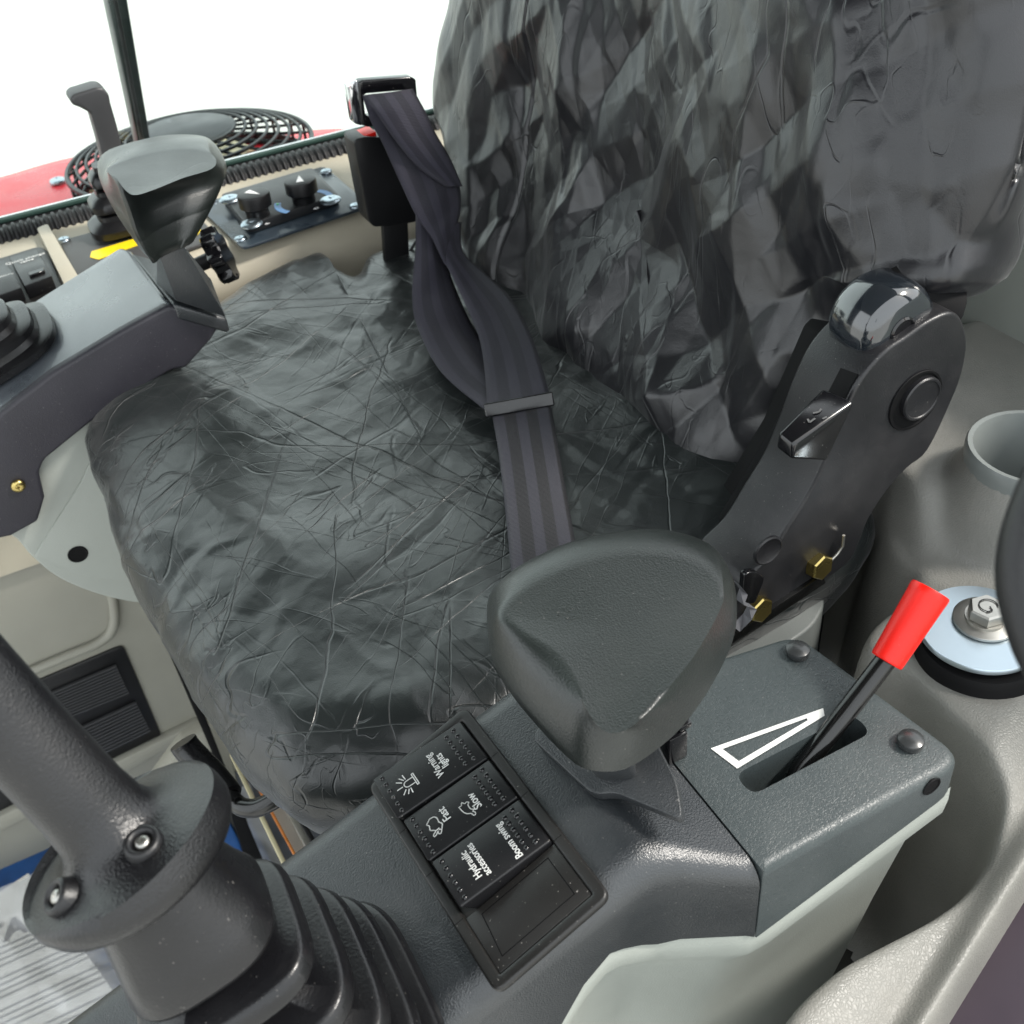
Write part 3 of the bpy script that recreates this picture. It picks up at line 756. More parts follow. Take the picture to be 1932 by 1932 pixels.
wrist_rest('wrist_rest', [pz(x, y, ZT2) for x, y in face], [pz(x, y, ZT2 - .024) for x, y in rim], ZT2, 0,
           'far wrist rest pad on the right console below the window post', pz(309, 456, .602), .44)

# ------------------------------------------------------------------ rocker switch panel
def S(zx, zy): return ((650 + zx / 2.76) / 1.06, (1350 + zy / 2.76) / 1.06)
c4 = [fp(*S(262, 645)), fp(*S(770, 245)), fp(*S(1575, 1205)), fp(*S(1000, 1728))]
O = c4[0]
def loc2(p): d = p - O; return np.array([d @ EX, d @ EY])
L4 = [loc2(p) for p in c4]
# average rectangle: a along EX (rear), b along -EY (towards the door)
La = (np.linalg.norm(L4[1] - L4[0]) + np.linalg.norm(L4[2] - L4[3])) / 2
Lb = (np.linalg.norm(L4[3] - L4[0]) + np.linalg.norm(L4[2] - L4[1])) / 2
va = _n(L4[1] - L4[0] + L4[2] - L4[3]); 
VA = va[0] * EX + va[1] * EY; VB = np.cross(VA, NF) * 1.0
if VB @ (c4[3] - c4[0]) < 0: VB = -VB
ctr = sum(c4) / 4; O = ctr - VA * La / 2 - VB * Lb / 2
print('panel', La, Lb)
def pf(a, b, h): return tuple(O + VA * a + VB * b + NF * h)
sw = thing('rocker_switch_bank', pf(La / 2, Lb / 2, 0), 'black switch panel on the left console with three printed rockers and one blank plate', 'switch bank')
fw = .0032
cells = [0, .0243, .0486, .0729, Lb]
pitch = Lb * .243; cells = [fw, fw + (Lb - 2 * fw) * .25, fw + (Lb - 2 * fw) * .49, fw + (Lb - 2 * fw) * .735, Lb - fw]
frame_out = [(0, 0), (La, 0), (La, Lb), (0, Lb)]
fo = fillet([np.array(q, float) for q in ((-.0018, -.0018), (La + .0018, -.0018), (La + .0018, Lb + .0018), (-.0018, Lb + .0018))], .0045, 5)
fi = fillet([np.array(q, float) for q in ((fw, fw), (La - fw, fw), (La - fw, Lb - fw), (fw, Lb - fw))], .0006, 5)
bm = bmesh.new(); L4_ = [[bm.verts.new(pf(q[0], q[1], h)) for q in P_] for P_, h in ((fo, .0002), (fo, .0040), (fi, .0040), (fi, .0002))]
for i in range(len(fo)):
    j = (i + 1) % len(fo)
    for A_, B_ in zip(L4_, L4_[1:] + L4_[:1]): bm.faces.new((A_[i], A_[j], B_[j], B_[i]))
frm = from_bm('frame', bm, M['frame'], sw, 50, .0012, 3, 50)
tag(strokes('frame_seams', [[(a_s, b_s), (a_e, b_s)] for b_s in cells[1:4] for a_s, a_e in ((-.0008, fw - .0004), (La - fw + .0004, La + .0008))], .00035, lambda a, b, h: pf(a, b, .00405), M['void'], frm), None, None, kind='stuff')
prism('back_plate', [pf(fw, fw, -.002), pf(La - fw, fw, -.002), pf(La - fw, Lb - fw, -.002), pf(fw, Lb - fw, -.002)], NF * .0035, M['frame'], sw, 0)
tilts = [.0075, .0060, .0060]
rk = []
for i in range(3):
    b0, b1 = cells[i] + .0006, cells[i + 1] - .0004
    a0, a1 = .0052 - tilts[i] * .35 + .0008 * i, La - fw * .9
    hf, hr = .0045 + tilts[i], .0052
    # front end lifted: body is a wedge
    p8 = [pf(a0 + .004, b0, .001), pf(a1, b0, .001), pf(a1, b1, .001), pf(a0 + .004, b1, .001),
          pf(a0, b0, hf), pf(a1 - .001, b0, hr), pf(a1 - .001, b1, hr), pf(a0, b1, hf)]
    body = hexa('rocker', p8, M['switch'], sw, .0008, 3)
    # local frame on the rocker face
    e1 = np.array(p8[5]) - np.array(p8[4]); Lr = np.linalg.norm(e1); e1 = e1 / Lr; e2 = VB; nn = np.cross(e1, e2)
    if nn @ NF < 0: nn = -nn
    Wd = b1 - b0; oo = np.array(p8[4])
    def rf(a, b, h, oo=oo, e1=e1, nn=nn): return tuple(oo + e1 * a + VB * b + nn * h)
    rk.append((rf, Lr, Wd, e1, nn, body))
    # domed dots: one row at the lifted end, two rows at the other
    V = []; F = []
    def dome(a, b, r):
        i0 = len(V); seg = 10
        for q, hh in ((1, .00003), (.8, .0004), (.4, .0006)):
            for k in range(seg):
                an = 2 * math.pi * k / seg; V.append(rf(a + r * q * math.cos(an), b + r * q * math.sin(an), hh))
        for j in range(2):
            for k in range(seg): F.append((i0 + j * seg + k, i0 + j * seg + (k + 1) % seg, i0 + (j + 1) * seg + (k + 1) % seg, i0 + (j + 1) * seg + k))
        F.append(tuple(i0 + 2 * seg + k for k in range(seg)))
    for k in range(6): dome(.0035, Wd * (.1 + .16 * k), .00115)
    for k in range(6): dome(Lr - .0085, Wd * (.14 + .14 * k), .00115)
    for k in range(6): dome(Lr - .0045, Wd * (.10 + .15 * k), .00115)
    tag(make('grip_dots', V, F, M['gloss'], body, 50), None, None, kind='stuff')
def tmat(rf, e_x, e_y, a, b, nn):
    """text basis: e_x reading direction, e_y up of the letters"""
    m = Matrix.Identity(4); p = rf(a, b, .0003)
    for k in range(3): m[k][0] = e_x[k]; m[k][1] = e_y[k]; m[k][2] = nn[k]; m[k][3] = p[k]
    return m
# reading direction: from the door side towards the seat (-VB); letters stand towards the front (-e1)
def word(i, s, a, b, size, sx=.82):
    rf, Lr, Wd, e1, nn, body = rk[i]
    text('lettering', s, size, tmat(rf, -VB, -e1, Lr * a, Wd * b, nn) if True else None, M['worn'], body, .8, 'CENTER', .000025, sx)
def fixdir():
    rf, Lr, Wd, e1, nn, body = rk[0]
    return np.cross(-VB, -e1) @ nn
print('handed', fixdir())
word(0, 'Warning\nlights', .60, .52, .0045)
word(1, 'Slow', .66, .56, .0049); word(1, 'Fast', .36, .42, .0049)
word(2, 'Boom swing', .70, .55, .0044, .80); word(2, 'Hydraulic\naccessories', .335, .50, .0043, .80)
# beacon icon on rocker 0
rf, Lr, Wd, e1, nn, body = rk[0]
ca, cb = Lr * .27, Wd * .52
def lp(pts, sc=1.0): return [(ca + p[0] * .001 * sc, cb + p[1] * .001 * sc) for p in pts]
arcb = [(-1.5 * math.cos(t_) - .6, 1.5 * math.sin(t_)) for t_ in np.linspace(-math.pi / 2, math.pi / 2, 8)]
lines = [lp([(2.6, -3), (2.6, 3)]), lp([(3.4, -3), (3.4, 3)]), lp([(2.6, -3), (3.4, -3)]), lp([(2.6, 3), (3.4, 3)]), lp([(2.6, -1.5)] + arcb + [(2.6, 1.5)]),
         lp([(-3, 0), (-5.4, 0)]), lp([(-2.4, 2), (-4.2, 3.6)]), lp([(-2.4, -2), (-4.2, -3.6)]), lp([(-.4, 2.6), (-.6, 5)]), lp([(-.4, -2.6), (-.6, -5)]), lp([(-1.2, 2.6), (-2.4, 4.4)]), lp([(-1.2, -2.6), (-2.4, -4.4)])]
strokes('beacon_symbol', lines, .00042, rf, M['worn'], body)
# tortoise and hare on rocker 1
rf, Lr, Wd, e1, nn, body = rk[1]
ca, cb = Lr * .56, Wd * .60
tor = [(-2.6, -3.2), (-2.2, 0), (-1.2, 2.2), (.4, 3.4), (.9, 5), (1.8, 5.2), (2.2, 4), (1.6, 3), (2.4, 2.4), (1.4, 1.2), (1.4, -1.4), (2.4, -2.2), (1.6, -3.2), (.6, -3), (-.4, -4.4), (-1.2, -3.2), (-2.6, -3.2)]
tor = spline([np.array(p) for p in tor], 3)
strokes('tortoise_symbol', [lp(tor, .85)], .00038, rf, M['worn'], body)
ca, cb = Lr * .23, Wd * .50
har = [(-.6, -4.4), (1.4, -4.2), (2.4, -2.6), (2.2, -.4), (3, 1.2), (2.2, 2.6), (1.2, 4), (.2, 5), (-.6, 4.2), (-.2, 3.2), (-1.6, 4.2), (-2.8, 4.4), (-2.6, 3.4), (-1, 2.4), (-1.8, 1.4), (-2.8, .4), (-2.2, -1.6), (-2.8, -2.8), (-1.8, -3.6), (-.6, -4.4)]
har = spline([np.array(p) for p in har], 3)
strokes('hare_symbol', [lp(har, .9), lp([(-1, 2.4), (.8, 2.2)], .9), lp([(.6, 2.8), (1.2, 3.2)], .9)], .00045, rf, M['worn'], body)
# blank plate
b0, b1 = cells[3] + .0003, cells[4] - .0002
bp = prism('blank_plate', [pf(fw, b0, .001), pf(La - fw, b0, .001), pf(La - fw, b1, .001), pf(fw, b1, .001)], NF * .0022, M['frame'], sw, .0005, 2)
strokes('groove', [[(fw + .006, b0 + .003), (La - fw - .005, b0 + .003), (La - fw - .005, b1 - .0045), (fw + .004, b1 - .0045), (fw + .006, b0 + .003)]], .0004, lambda a, b, h: pf(a, b, .0032 + h * .4), M['void'], bp)

# ------------------------------------------------------------------ red lever
tip = py_(1757, 1112, .222); g0 = py_(1672, 1248, .216); bs = py_(1512, 1450, .2068)
rl = thing('throttle_lever', tuple(bs), 'black rod lever with a bright red tapered grip rising from the console slot', 'lever')
ax = _n(tip - g0)
tube('rod', [bs - ax * .0 + np.array([-.012, 0, -.03]), bs, bs + (g0 - bs) * .5, g0 + ax * .004], [.0040, .0042, .0044, .0044], M['rod'], rl, 20)
gl = np.linalg.norm(tip - g0)
lathe('grip', [(.0040, 0), (.0064, .0), (.0068, .0005), (.0069, .0012), (.0083, gl - .0035), (.0084, gl - .0030), (.0084, gl - .0008), (.0081, gl - .0001), (.0076, gl), (.0072, gl), (.0068, gl - .0005), (.001, gl - .0003)], g0, ax, M['red'], rl, 40, 45)

# ------------------------------------------------------------------ joystick at bottom left
JB = np.array([-.006, .205, .508]); JF = pd(232, 1590, .345)
_vc = _n(((238 - 966) / F_PX, (966 - 1604) / F_PX, -1)); _pc = np.array([.69, -.724, 0]); _pc = _n(_pc - _vc * (_pc @ _vc)); JA = -_n(ROT @ (.91 * _pc + .415 * _vc))
js = thing('joystick', tuple(JB), 'black left joystick with flared hand flange, screws and rubber bellows', 'joystick')
e_a = _n(np.array([0, 1., 0]) - JA * JA[1]); e_b = np.cross(JA, e_a)
JM = (JF - JA * .07 + JB + NF * .05) / 2
def jring(h, ra, rb_, n=64, sq=2.0):
    """ring around the stick: h = 0 on the console, h = 1 at the flange, straight beyond"""
    if h >= 1: cen = JF + JA * (h - 1) * .13; ax_ = JA
    else:
        cen = (1 - h) ** 2 * JB + 2 * h * (1 - h) * JM + h * h * JF; ax_ = _n(2 * (1 - h) * (JM - JB) + 2 * h * (JF - JM))
        ax_ = _n(ax_ * (.3 + .7 * h) + NF * .7 * (1 - h))
    u1 = _n(np.array([0, 1., 0]) - ax_ * ax_[1]); u2 = np.cross(ax_, u1); out = []
    for k in range(n):
        a = 2 * math.pi * k / n; c, s_ = math.cos(a), math.sin(a)
        out.append(tuple(cen + u1 * math.copysign(abs(c) ** (2 / sq), c) * ra + u2 * math.copysign(abs(s_) ** (2 / sq), s_) * rb_))
    return out
q_ = 1 / .13
def jr(mm, ra, sq=2.0): return jring(1 + mm * q_ / 1000, ra / 1000, ra / 1000, 72, sq)
rings = [jr(-6.5, 22), jr(-6.5, 29.5), jr(-5.5, 31), jr(-3.5, 32), jr(-1, 31.9), jr(.4, 31.0), jr(1.0, 29), jr(1.6, 26), jr(2.6, 21), jr(4.2, 17.2), jr(6.5, 15.2), jr(10, 13.8), jr(18, 13.0), jr(40, 12.8), jr(80, 13.6), jr(120, 14.4)]
loft('hand_grip', rings, M['grip'], js, 60)
# screws in recesses at the foot of the grip
def at_flange(px, py, h): return pp(px, py, JF + JA * h, JA)
ms_f = screw_mesh(.0022, .0016)
for (px, py, hh_) in ((226, 1566, .0075), (106, 1690, .0050)):
    c = at_flange(px, py, hh_); o_ = _n(c - JF - JA * ((c - JF) @ JA)); c = JF + o_ * max(.0195, np.linalg.norm(c - JF - JA * ((c - JF) @ JA))) + JA * .0046; print('screw', c); o_ = _n(c - JF - JA * ((c - JF) @ JA)); ax_ = _n(JA + o_ * .55)
    lathe('screw_recess', [(.0004, -.0006), (.0026, -.0006), (.0030, .0006), (.0036, .0014), (.0044, .0015), (.0052, .0006), (.0058, -.003)], c, ax_, M['black'], js, 28, 60, False)
    add_screw(ms_f, js, M['steel'], c - ax_ * .0004, ax_)
loft('collar', [jring(.955, .0190, .0190), jring(.93, .0196, .0196), jring(.86, .0208, .0208, sq=2.2), jring(.78, .0230, .0230, sq=2.6), jring(.725, .0248, .0248, sq=3), jring(.712, .0244, .0244, sq=3), jring(.705, .022, .022, sq=3), jring(.70, .017, .017, sq=3)], M['rub'], js, 60)
rings = []; nb = 5; top_h = .70
for i in range(nb):
    f = i / (nb - 1); ra = .0278 + .0175 * f; st = top_h / (nb + .2); hh = top_h - st * (i + .62)
    for dh, dr, sq in ((.50, -.0125, 3.0), (.40, -.0122, 3.2), (.27, -.0020, 3.6), (.235, -.0004, 3.8), (.20, 0, 3.8), (-.02, .0014, 3.8), (-.07, .0012, 3.8), (-.11, -.0004, 3.6), (-.36, -.0118, 3.0), (-.48, -.0125, 3.0)):
        rings.append(jring(max(.0, hh + st * dh), ra + dr, ra + dr, 72, sq))
loft('bellows', rings, M['rub'], js, 60)

# ================================================================== FAR CONSOLE
fc = thing('right_console', (.0, .79, .30), 'dark far console with flat top coloured bluish after its sky reflection and side skirt beyond the seat', 'console')
zt = .56
YF = .735
CP0 = np.array([.081, YF, .553]); CN = _n((-.33, 0, 1))
def cpt(x, y, h=0): return pp(x, y, CP0, CN) + CN * h
tpo = [cpt(-200, 905), cpt(0, 781), cpt(98, 700), cpt(250, 612), cpt(324, 572), cpt(312, 560), cpt(244, 470), cpt(228, 464), cpt(58, 571), cpt(-60, 645), cpt(-200, 735)]
prism('top_cover', [tuple(p) for p in tpo], tuple(CN * -.04), M['contop'], fc, .004, 4)
yl = lambda x, y: py_(x, y, YF)
sk = [yl(-60, 860), yl(0, 781), yl(98, 705), yl(230, 625), yl(318, 577), yl(345, 582), yl(425, 600), yl(400, 640), yl(352, 695), yl(325, 699), yl(200, 775), yl(85, 868), yl(74, 892), yl(85, 940), yl(72, 985), yl(20, 1013), yl(-10, 1019), yl(-80, 1030)]
prism('side_skirt', [tuple(p) for p in spline(sk[:6], 1)[:-1] + [sk[5]] + sk[6:]], (0, .010, 0), plastic('dark violet side plastic', (.020, .019, .026), .5, 1300, .25, 'noise', .5, .1, dust=.2), fc, .003, 3)
me = screw_mesh(.0050, .003); add_screw(me, fc, M['gold'], py_(34, 916, YF - .0005), (0, -1, 0), 'skirt_screw')
# rear slope leading down from the top toward the seat, and the block for the pad
DZ = np.array([0, 0, -.012])
q_ = [cpt(326, 573, -.0005), cpt(246, 476, -.0005), pz(428, 603, .530), pz(396, 520, .545)]
hull('rear_cover', q_ + [p + DZ for p in q_], M['front'], fc, .002)
q_ = [pz(296, 470, .600), pz(345, 462, .600), cpt(301, 540, .004), pz(331, 562, .5575), pz(424, 592, .5395), pz(392, 520, .556), pz(345, 462, .56)]
hull('pad_mount', q_ + [p + DZ * .2 for p in q_[2:6]], M['front'], fc, .0018)
# pale lower body seen between the skirt and the seat
lbp = [py_(x, y, YF + .014) for x, y in ((-60, 1000), (20, 1010), (60, 1050), (110, 1090), (180, 1120), (262, 1138), (330, 1130), (350, 900), (345, 700), (325, 680), (250, 700), (60, 830), (0, 900))]
prism('lower_body', [tuple(p) for p in spline(lbp, 4, True)], (0, .05, 0), M['grey'], fc, .006, 4)
rc = [py_(x, y, YF + .0125) for x, y in ((156, 905), (165, 880), (200, 830), (420, 800), (430, 1080), (262, 1100), (140, 1085), (66, 1052), (70, 1040))]
prism('recess_panel', [tuple(p) for p in fillet(rc, .01, 4)], (0, .004, 0), M['grey'], fc, .0012, 2)
lathe('body_hole', [(.0005, -.004), (.0055, -.004), (.0060, .0), (.0072, .0004), (.0078, 0)], py_(147, 1046, YF + .0122), (0, -1, 0), M['void'], fc, 24)
# far bellows
fb = thing('joystick_bellows', pz(40, 660, .565), 'grey black stepped bellows of the far joystick cut by the left edge', 'bellows')
cb0 = np.array([-.043, .775, .556])
rings = []
def sring(c, r, z, sq=3.4, n=56):
    o_ = []
    for k in range(n):
        a = 2 * math.pi * k / n + math.radians(0); cx, sy_ = math.cos(a), math.sin(a)
        o_.append((c[0] + math.copysign(abs(cx) ** (2 / sq), cx) * r, c[1] + math.copysign(abs(sy_) ** (2 / sq), sy_) * r, z))
    return o_
cbx = cpt(4, 672)
for i in range(4):
    r_ = .0435 - i * .0090; z_ = .002 + i * .0125
    for dr, dz in ((0, 0), (.0006, .005), (-.0010, .0062), (-.0080, .0072), (-.0090, .0118)):
        rings.append([tuple(cbx + np.array([p[0], p[1], p[0] * .33 * (1 - i * .15)]) + CN * (z_ + dz)) for p in sring((0, 0), r_ + dr, 0)])
loft('bellows', rings, M['rub'], fb, 45)

# star knob beside the pad
kn = thing('star_knob', py_(400, 490, .80), 'black ribbed hand knob on the side of the right console below the far wrist rest', 'knob')
kc = pd(401, 488, .90); ka = _n((.9, -.25, .25))
V = []; F = []; n = 70
for h, s in ((0, .93), (.0012, 1), (.0105, 1), (.012, .93)):
    for k in range(n):
        a = 2 * math.pi * k / n; r_ = (.0205 + .0022 * math.tanh(3 * math.sin(7 * a))) * s; V.append((r_ * math.cos(a), r_ * math.sin(a), h))
F = [tuple(range(n))[::-1], tuple(range(3 * n, 4 * n))]
for i in range(3):
    for k in range(n): F.append((i * n + k, i * n + (k + 1) % n, (i + 1) * n + (k + 1) % n, (i + 1) * n + k))
make('ribbed_wheel', V, F, M['gloss'], kn, 40, Matrix.Translation(Vector(kc)) @ frame_z(ka))
tube('shaft', [kc - ka * .03, kc + ka * .001], .006, M['black'], kn)

# ------------------------------------------------------------------ far shelf fittings
ZSH = .5005
def zpoly(pts, z): return [tuple(pz(x, y, z)) for x, y in pts]
hp = thing('heater_panel', pz(530, 400, ZSH), 'dark metal control plate with two round knobs on the beige shelf behind the belt buckle', 'control panel')
prism('base_plate', fillet([np.array(p) for p in zpoly(((372, 392), (612, 318), (700, 392), (458, 474)), ZSH)], .008, 5), (0, 0, .003), M['plate'], hp, .0008, 2)
prism('switch_plate', fillet([np.array(p) for p in zpoly(((420, 383), (592, 332), (643, 385), (470, 442)), .5045)], .006, 5), (0, 0, .009), plastic('inner black plate', (.016, .017, .019), .4), hp, .0012, 2)
ms = screw_mesh(.0058, .0028)
for px, py in ((399, 380), (616, 325), (454, 452), (671, 390)): add_screw(ms, hp, M['zinc'], pz(px, py, .5036), UP)
ml_ = screw_mesh(.0098, .0030)
for px, py in ((434, 377), (624, 379), (475, 424)): add_screw(ml_, hp, M['zinc'], pz(px, py, .5137), UP, 'large_screw')
for px, py, rot in ((487, 398, -60), (574, 372, 75)):
    c = pz(px, py + 8, .5137)
    k = lathe('knob', [(.0105, 0), (.0105, .006), (.0120, .008), (.0145, .0095), (.0147, .0185), (.0140, .0205), (.0130, .0210), (.001, .0210)], c, UP, M['black'], hp, 40, 40)
    a = math.radians(rot)
    f_ = lambda u, v, h, c=c, a=a: (c[0] + u * math.cos(a) - v * math.sin(a), c[1] + u * math.sin(a) + v * math.cos(a), c[2] + .0210 + h)
    make('pointer_mark', [f_(-.007, -.0035, .0003), f_(-.007, .0035, .0003), f_(.009, 0, .0003)], [(0, 2, 1)], M['white'], k, 0)
# blue arc print and small figures
c = pz(574, 380, .5139)
for a0, a1 in ((-15, 40), (150, 215)):
    V = []; F = []
    for i in range(9):
        a = math.radians(a0 + (a1 - a0) * i / 8)
        for r_ in (.0215, .0275): V.append((c[0] + r_ * math.cos(a), c[1] + r_ * math.sin(a), c[2]))
    for i in range(8): F.append((2 * i, 2 * i + 1, 2 * i + 3, 2 * i + 2))
    make('blue_arc', V, F, M['blue'], hp, 0)
for s_, px, py in (('3', 481, 401 + 14), ('2', 470, 423), ('1', 461, 412), ('0', 596, 388), ('4', 503, 417)):
    p = pz(px, py + 5, .5139); m_ = Matrix.Translation(Vector(p)) @ Matrix.Rotation(math.radians(-90), 4, 'Z')
    text('figure_print', s_, .007, m_, M['white'], hp)
lathe('lamp_dot', [(.001, 0), (.0016, 0), (.0014, .0008), (.0003, .001)], pz(524, 386, .5137), UP, plastic('green lens', (.05, .5, .15), .3), hp, 16)

bp_ = thing('lever_plate', pz(250, 470, ZSH), 'dark plate with yellow printed outline and corner screws behind the far wrist rest', 'plate')
prism('base_plate', fillet([np.array(p) for p in zpoly(((115, 460), (345, 395), (362, 398), (410, 450), (405, 458), (150, 545)), ZSH)], .005, 4), (0, 0, .003), plastic('grey black plate', (.055, .055, .055), .5), bp_, .0007, 2)
for px, py in ((121, 454), (342, 394), (398, 444)): add_screw(ms, bp_, M['zinc'], pz(px, py, .5036), UP)
def yl_strip(pts): prism('yellow_outline', zpoly(pts, .5037), (0, 0, .0004), M['yellow'], bp_, 0)
yl_strip(((173, 475), (290, 440), (302, 448), (200, 485), (186, 490), (170, 486)))
yl_strip(((345, 425), (365, 422), (380, 435), (372, 444), (350, 449), (345, 440), (362, 436), (358, 429), (346, 431)))
yl_strip(((255, 452), (300, 455), (305, 462), (280, 455)))
# blade lever behind the far pad
bl_ = thing('blade_lever', pz(205, 450, ZSH), 'tall upright grey lever with a hooked top and stepped rubber gaiter by the window', 'lever')
ly = 1.0
lo_ = [(132, 185), (141, 178), (183, 165), (195, 167), (206, 178), (209, 195), (222, 240), (236, 300), (246, 345), (258, 430), (226, 440), (206, 350), (188, 270), (172, 215), (158, 207), (150, 203), (136, 198)]
prism('handle', [tuple(py_(x, y, ly)) for x, y in lo_], (0, .026, 0), plastic('worn grey lever', (.045, .045, .047), .5), bl_, .006, 4)
bx = pz(224, 424, .51)
rings = []
for i in range(3):
    z_ = .5045 + i * .020; r_ = .026 - i * .005
    cxy = (bx[0] + .002 * i, bx[1] + .004 * i)
    rings += [sring(cxy, r_ * .8, z_), sring(cxy, r_, z_ + .003), sring(cxy, r_, z_ + .009), sring(cxy, r_ * .82, z_ + .013), sring(cxy, r_ * .62, z_ + .0155), sring(cxy, r_ * .6, z_ + .0195)]
loft('gaiter', rings, M['rub'], bl_, 45)

# far rocker switches, cut by the left edge
fs = thing('switch_bank', pz(50, 530, ZSH), 'bank of two black rocker switches on the shelf beyond the far bellows', 'switch bank')
prism('bank_plate', fillet([np.array(p) for p in zpoly(((-60, 512), (75, 470), (92, 478), (125, 560), (10, 610), (-60, 620)), ZSH)], .006, 4), (0, 0, .003), M['frame'], fs, .0008, 2)
for i, q in enumerate((((-32, 513), (14, 501), (50, 567), (8, 582)), ((22, 497), (74, 481), (107, 545), (56, 564)))):
    body = hexa('rocker', [tuple(v) for v in ([pz(x, y, .504) for x, y in q] + [pz(x, y, .504) + np.array([0, 0, h]) for (x, y), h in zip(q, (.006, .006, .012, .012))])], M['switch'], fs, .001, 2)
    cx = np.mean([p[0] for p in q]); cy = np.mean([p[1] for p in q])
    if i == 1:
        m_ = Matrix.Translation(Vector(pz(50, 491, .5118))) @ Matrix.Rotation(math.radians(180 + 0), 4, 'Z')
        m_ = Matrix.Translation(Vector(pz(49, 490, .5125))) @ Matrix.Rotation(math.radians(5), 4, 'Z')
        text('lettering', 'Quick change\nvalve', .0062, m_, M['worn'], body, .9)
        prism('slide_tab', zpoly(((55, 520), (84, 510), (86, 516), (57, 526)), .515), (0, 0, .003), M['gloss'], body, .0006, 1)
    else:
        m_ = Matrix.Translation(Vector(pz(2, 525, .513))) @ Matrix.Rotation(math.radians(5), 4, 'Z')
        text('lettering', 'Auxiliary\nmode', .0062, m_, M['worn'], body, .9)

# vent grille low on the side wall
vg = thing('vent_grille', py_(150, 1400, WY), 'black louvred vent grille set low in the beige side wall behind the joystick', 'vent')
yv = WY - .003
vo = [(-70, 1345), (232, 1217), (310, 1392), (110, 1510), (-20, 1560)]
prism('vent_frame', fillet([py_(x, y, yv) for x, y in ((-120, 1365), (232, 1217), (306, 1390), (120, 1480), (-60, 1560))], .008, 4), (0, .003, 0), M['black'], vg, .001, 2)
def lerp(a, b, t): return (a[0] + (b[0] - a[0]) * t, a[1] + (b[1] - a[1]) * t)
for (TL, TR, BR, BL) in (((-20, 1352), (218, 1252), (243, 1307), (30, 1392)), ((95, 1395), (255, 1322), (284, 1378), (125, 1455))):
    nS = 11
    prism('grille_back', [tuple(py_(x, y, yv - .0008)) for x, y in (TL, TR, BR, BL)], (0, -.0006, 0), M['void'], vg, 0)
    for k in range(nS):
        t0 = k / nS + .02; t1 = t0 + .42 / nS
        q = [lerp(TL, BL, t0), lerp(TR, BR, t0), lerp(TR, BR, t1), lerp(TL, BL, t1)]
        p = [py_(x, y, yv - .0016) for x, y in q]
        prism('slat', [tuple(v) for v in p], (0, -.0035, 0), plastic('slat', (.05, .05, .052), .4) if k == 0 and not bpy.data.materials.get('slat') else bpy.data.materials['slat'], vg, 0)

# ================================================================== SEAT
seat = thing('operator_seat', (.2, .52, .25), 'operator seat under a loose crumpled dark nylon cover with torn edges', 'seat')
def cushion():
    zb = .462
    o2 = [(172, 850), (176, 905), (200, 975), (232, 1050), (272, 1135), (318, 1235), (372, 1330), (430, 1420), (500, 1490), (590, 1530)]
    P = [pz(x, y, zb)[:2] for x, y in o2]
    P += [(.10, .318), (.20, .325), (.30, .335), (.40, .36), (.42, .5), (.41, .70), (.37, .84)]
    P += [pz(x, y, zb)[:2] for x, y in ((790, 480), (745, 497), (700, 515), (682, 542), (660, 548), (625, 530), (605, 505), (540, 528), (450, 576), (345, 640), (240, 742), (188, 805))]
    L = spline([np.array(p) for p in P], 26, True); L = np.array(L)
    d = np.r_[0, np.cumsum(np.linalg.norm(np.diff(np.vstack([L, L[:1]]), axis=0), axis=1))]; Q = np.vstack([L, L[:1]])
    n = 900; s = np.linspace(0, d[-1], n, endpoint=False); L = np.stack([np.interp(s, d, Q[:, k]) for k in range(2)], 1)
    c = np.array([.19, .56]); ns = 190
    ss = np.linspace(.004, 1, ns); V = []
    Re = .055
    for sv in ss:
        q = c + (L - c) * sv; dist = (1 - sv) * np.linalg.norm(L - c, axis=1)
        e = np.clip(dist / Re, 0, 1); prof_ = np.sqrt(np.clip(1 - (1 - e) ** 2.2, 0, 1))
        z = zb + (.030) * prof_
        # dish of the seat and raised far / front bolsters
        z = z + .006 * np.exp(-((q[:, 0] - .06) / .05) ** 2) * prof_ - .004 * np.exp(-((q[:, 0] - .20) ** 2 + (q[:, 1] - .55) ** 2) / .012) * prof_
        V.append(np.c_[q, z])
    for k, (dz, ins) in enumerate([(.006, .0), (.014, .0015), (.024, .005), (.036, .011), (.05, .020), (.066, .031), (.085, .043), (.105, .052), (.125, .058)]):
        q = c + (L - c) * (1 - ins / .25); z = np.full(n, zb - dz)
        V.append(np.c_[q, z])
    V = np.array(V); nr = V.shape[0]; V = V.reshape(-1, 3)
    # hem: ragged bottom
    I = np.arange(nr * n).reshape(nr, n); F = np.stack([I[:-1], np.roll(I[:-1], -1, 1), np.roll(I[1:], -1, 1), I[1:]], -1).reshape(-1, 4)
    return V, F, nr, n
def mesh_normals(V, F):
    a, b, c, d = (V[F[:, k]] for k in range(4)); fn = np.cross(c - a, d - b); nn = np.zeros_like(V)
    for k in range(4): np.add.at(nn, F[:, k], fn)
    return nn / (np.linalg.norm(nn, axis=1, keepdims=True) + 1e-12)
V, F, nr, n = cushion()
NN = mesh_normals(V, F)
if NN[n * 20, 2] < 0: NN = -NN; F = F[:, ::-1]
NN[:n * 6] = (0, 0, 1)
u, v = V[:, 0], V[:, 1]; wz = V[:, 2]
d_ = .0022 * fold(u + wz * .6, v, .060, 2.0, .5, 3, .4) + .0011 * fold(u, v + wz * .5, .030, 4, 1.3, 5, .4) + .0008 * fold(u + wz, v, .016, 7, .35, 8, .4) + .0005 * fold(u, v, .012, 8, 2.1, 9, .4)
d_ += .0025 * vnoise(u * 12, v * 12, 4) + .0006 * fold(u * .8, v, .018, 6, 2.6, 12, .4)
sidew = np.clip((.462 - wz) / .05, 0, 1)
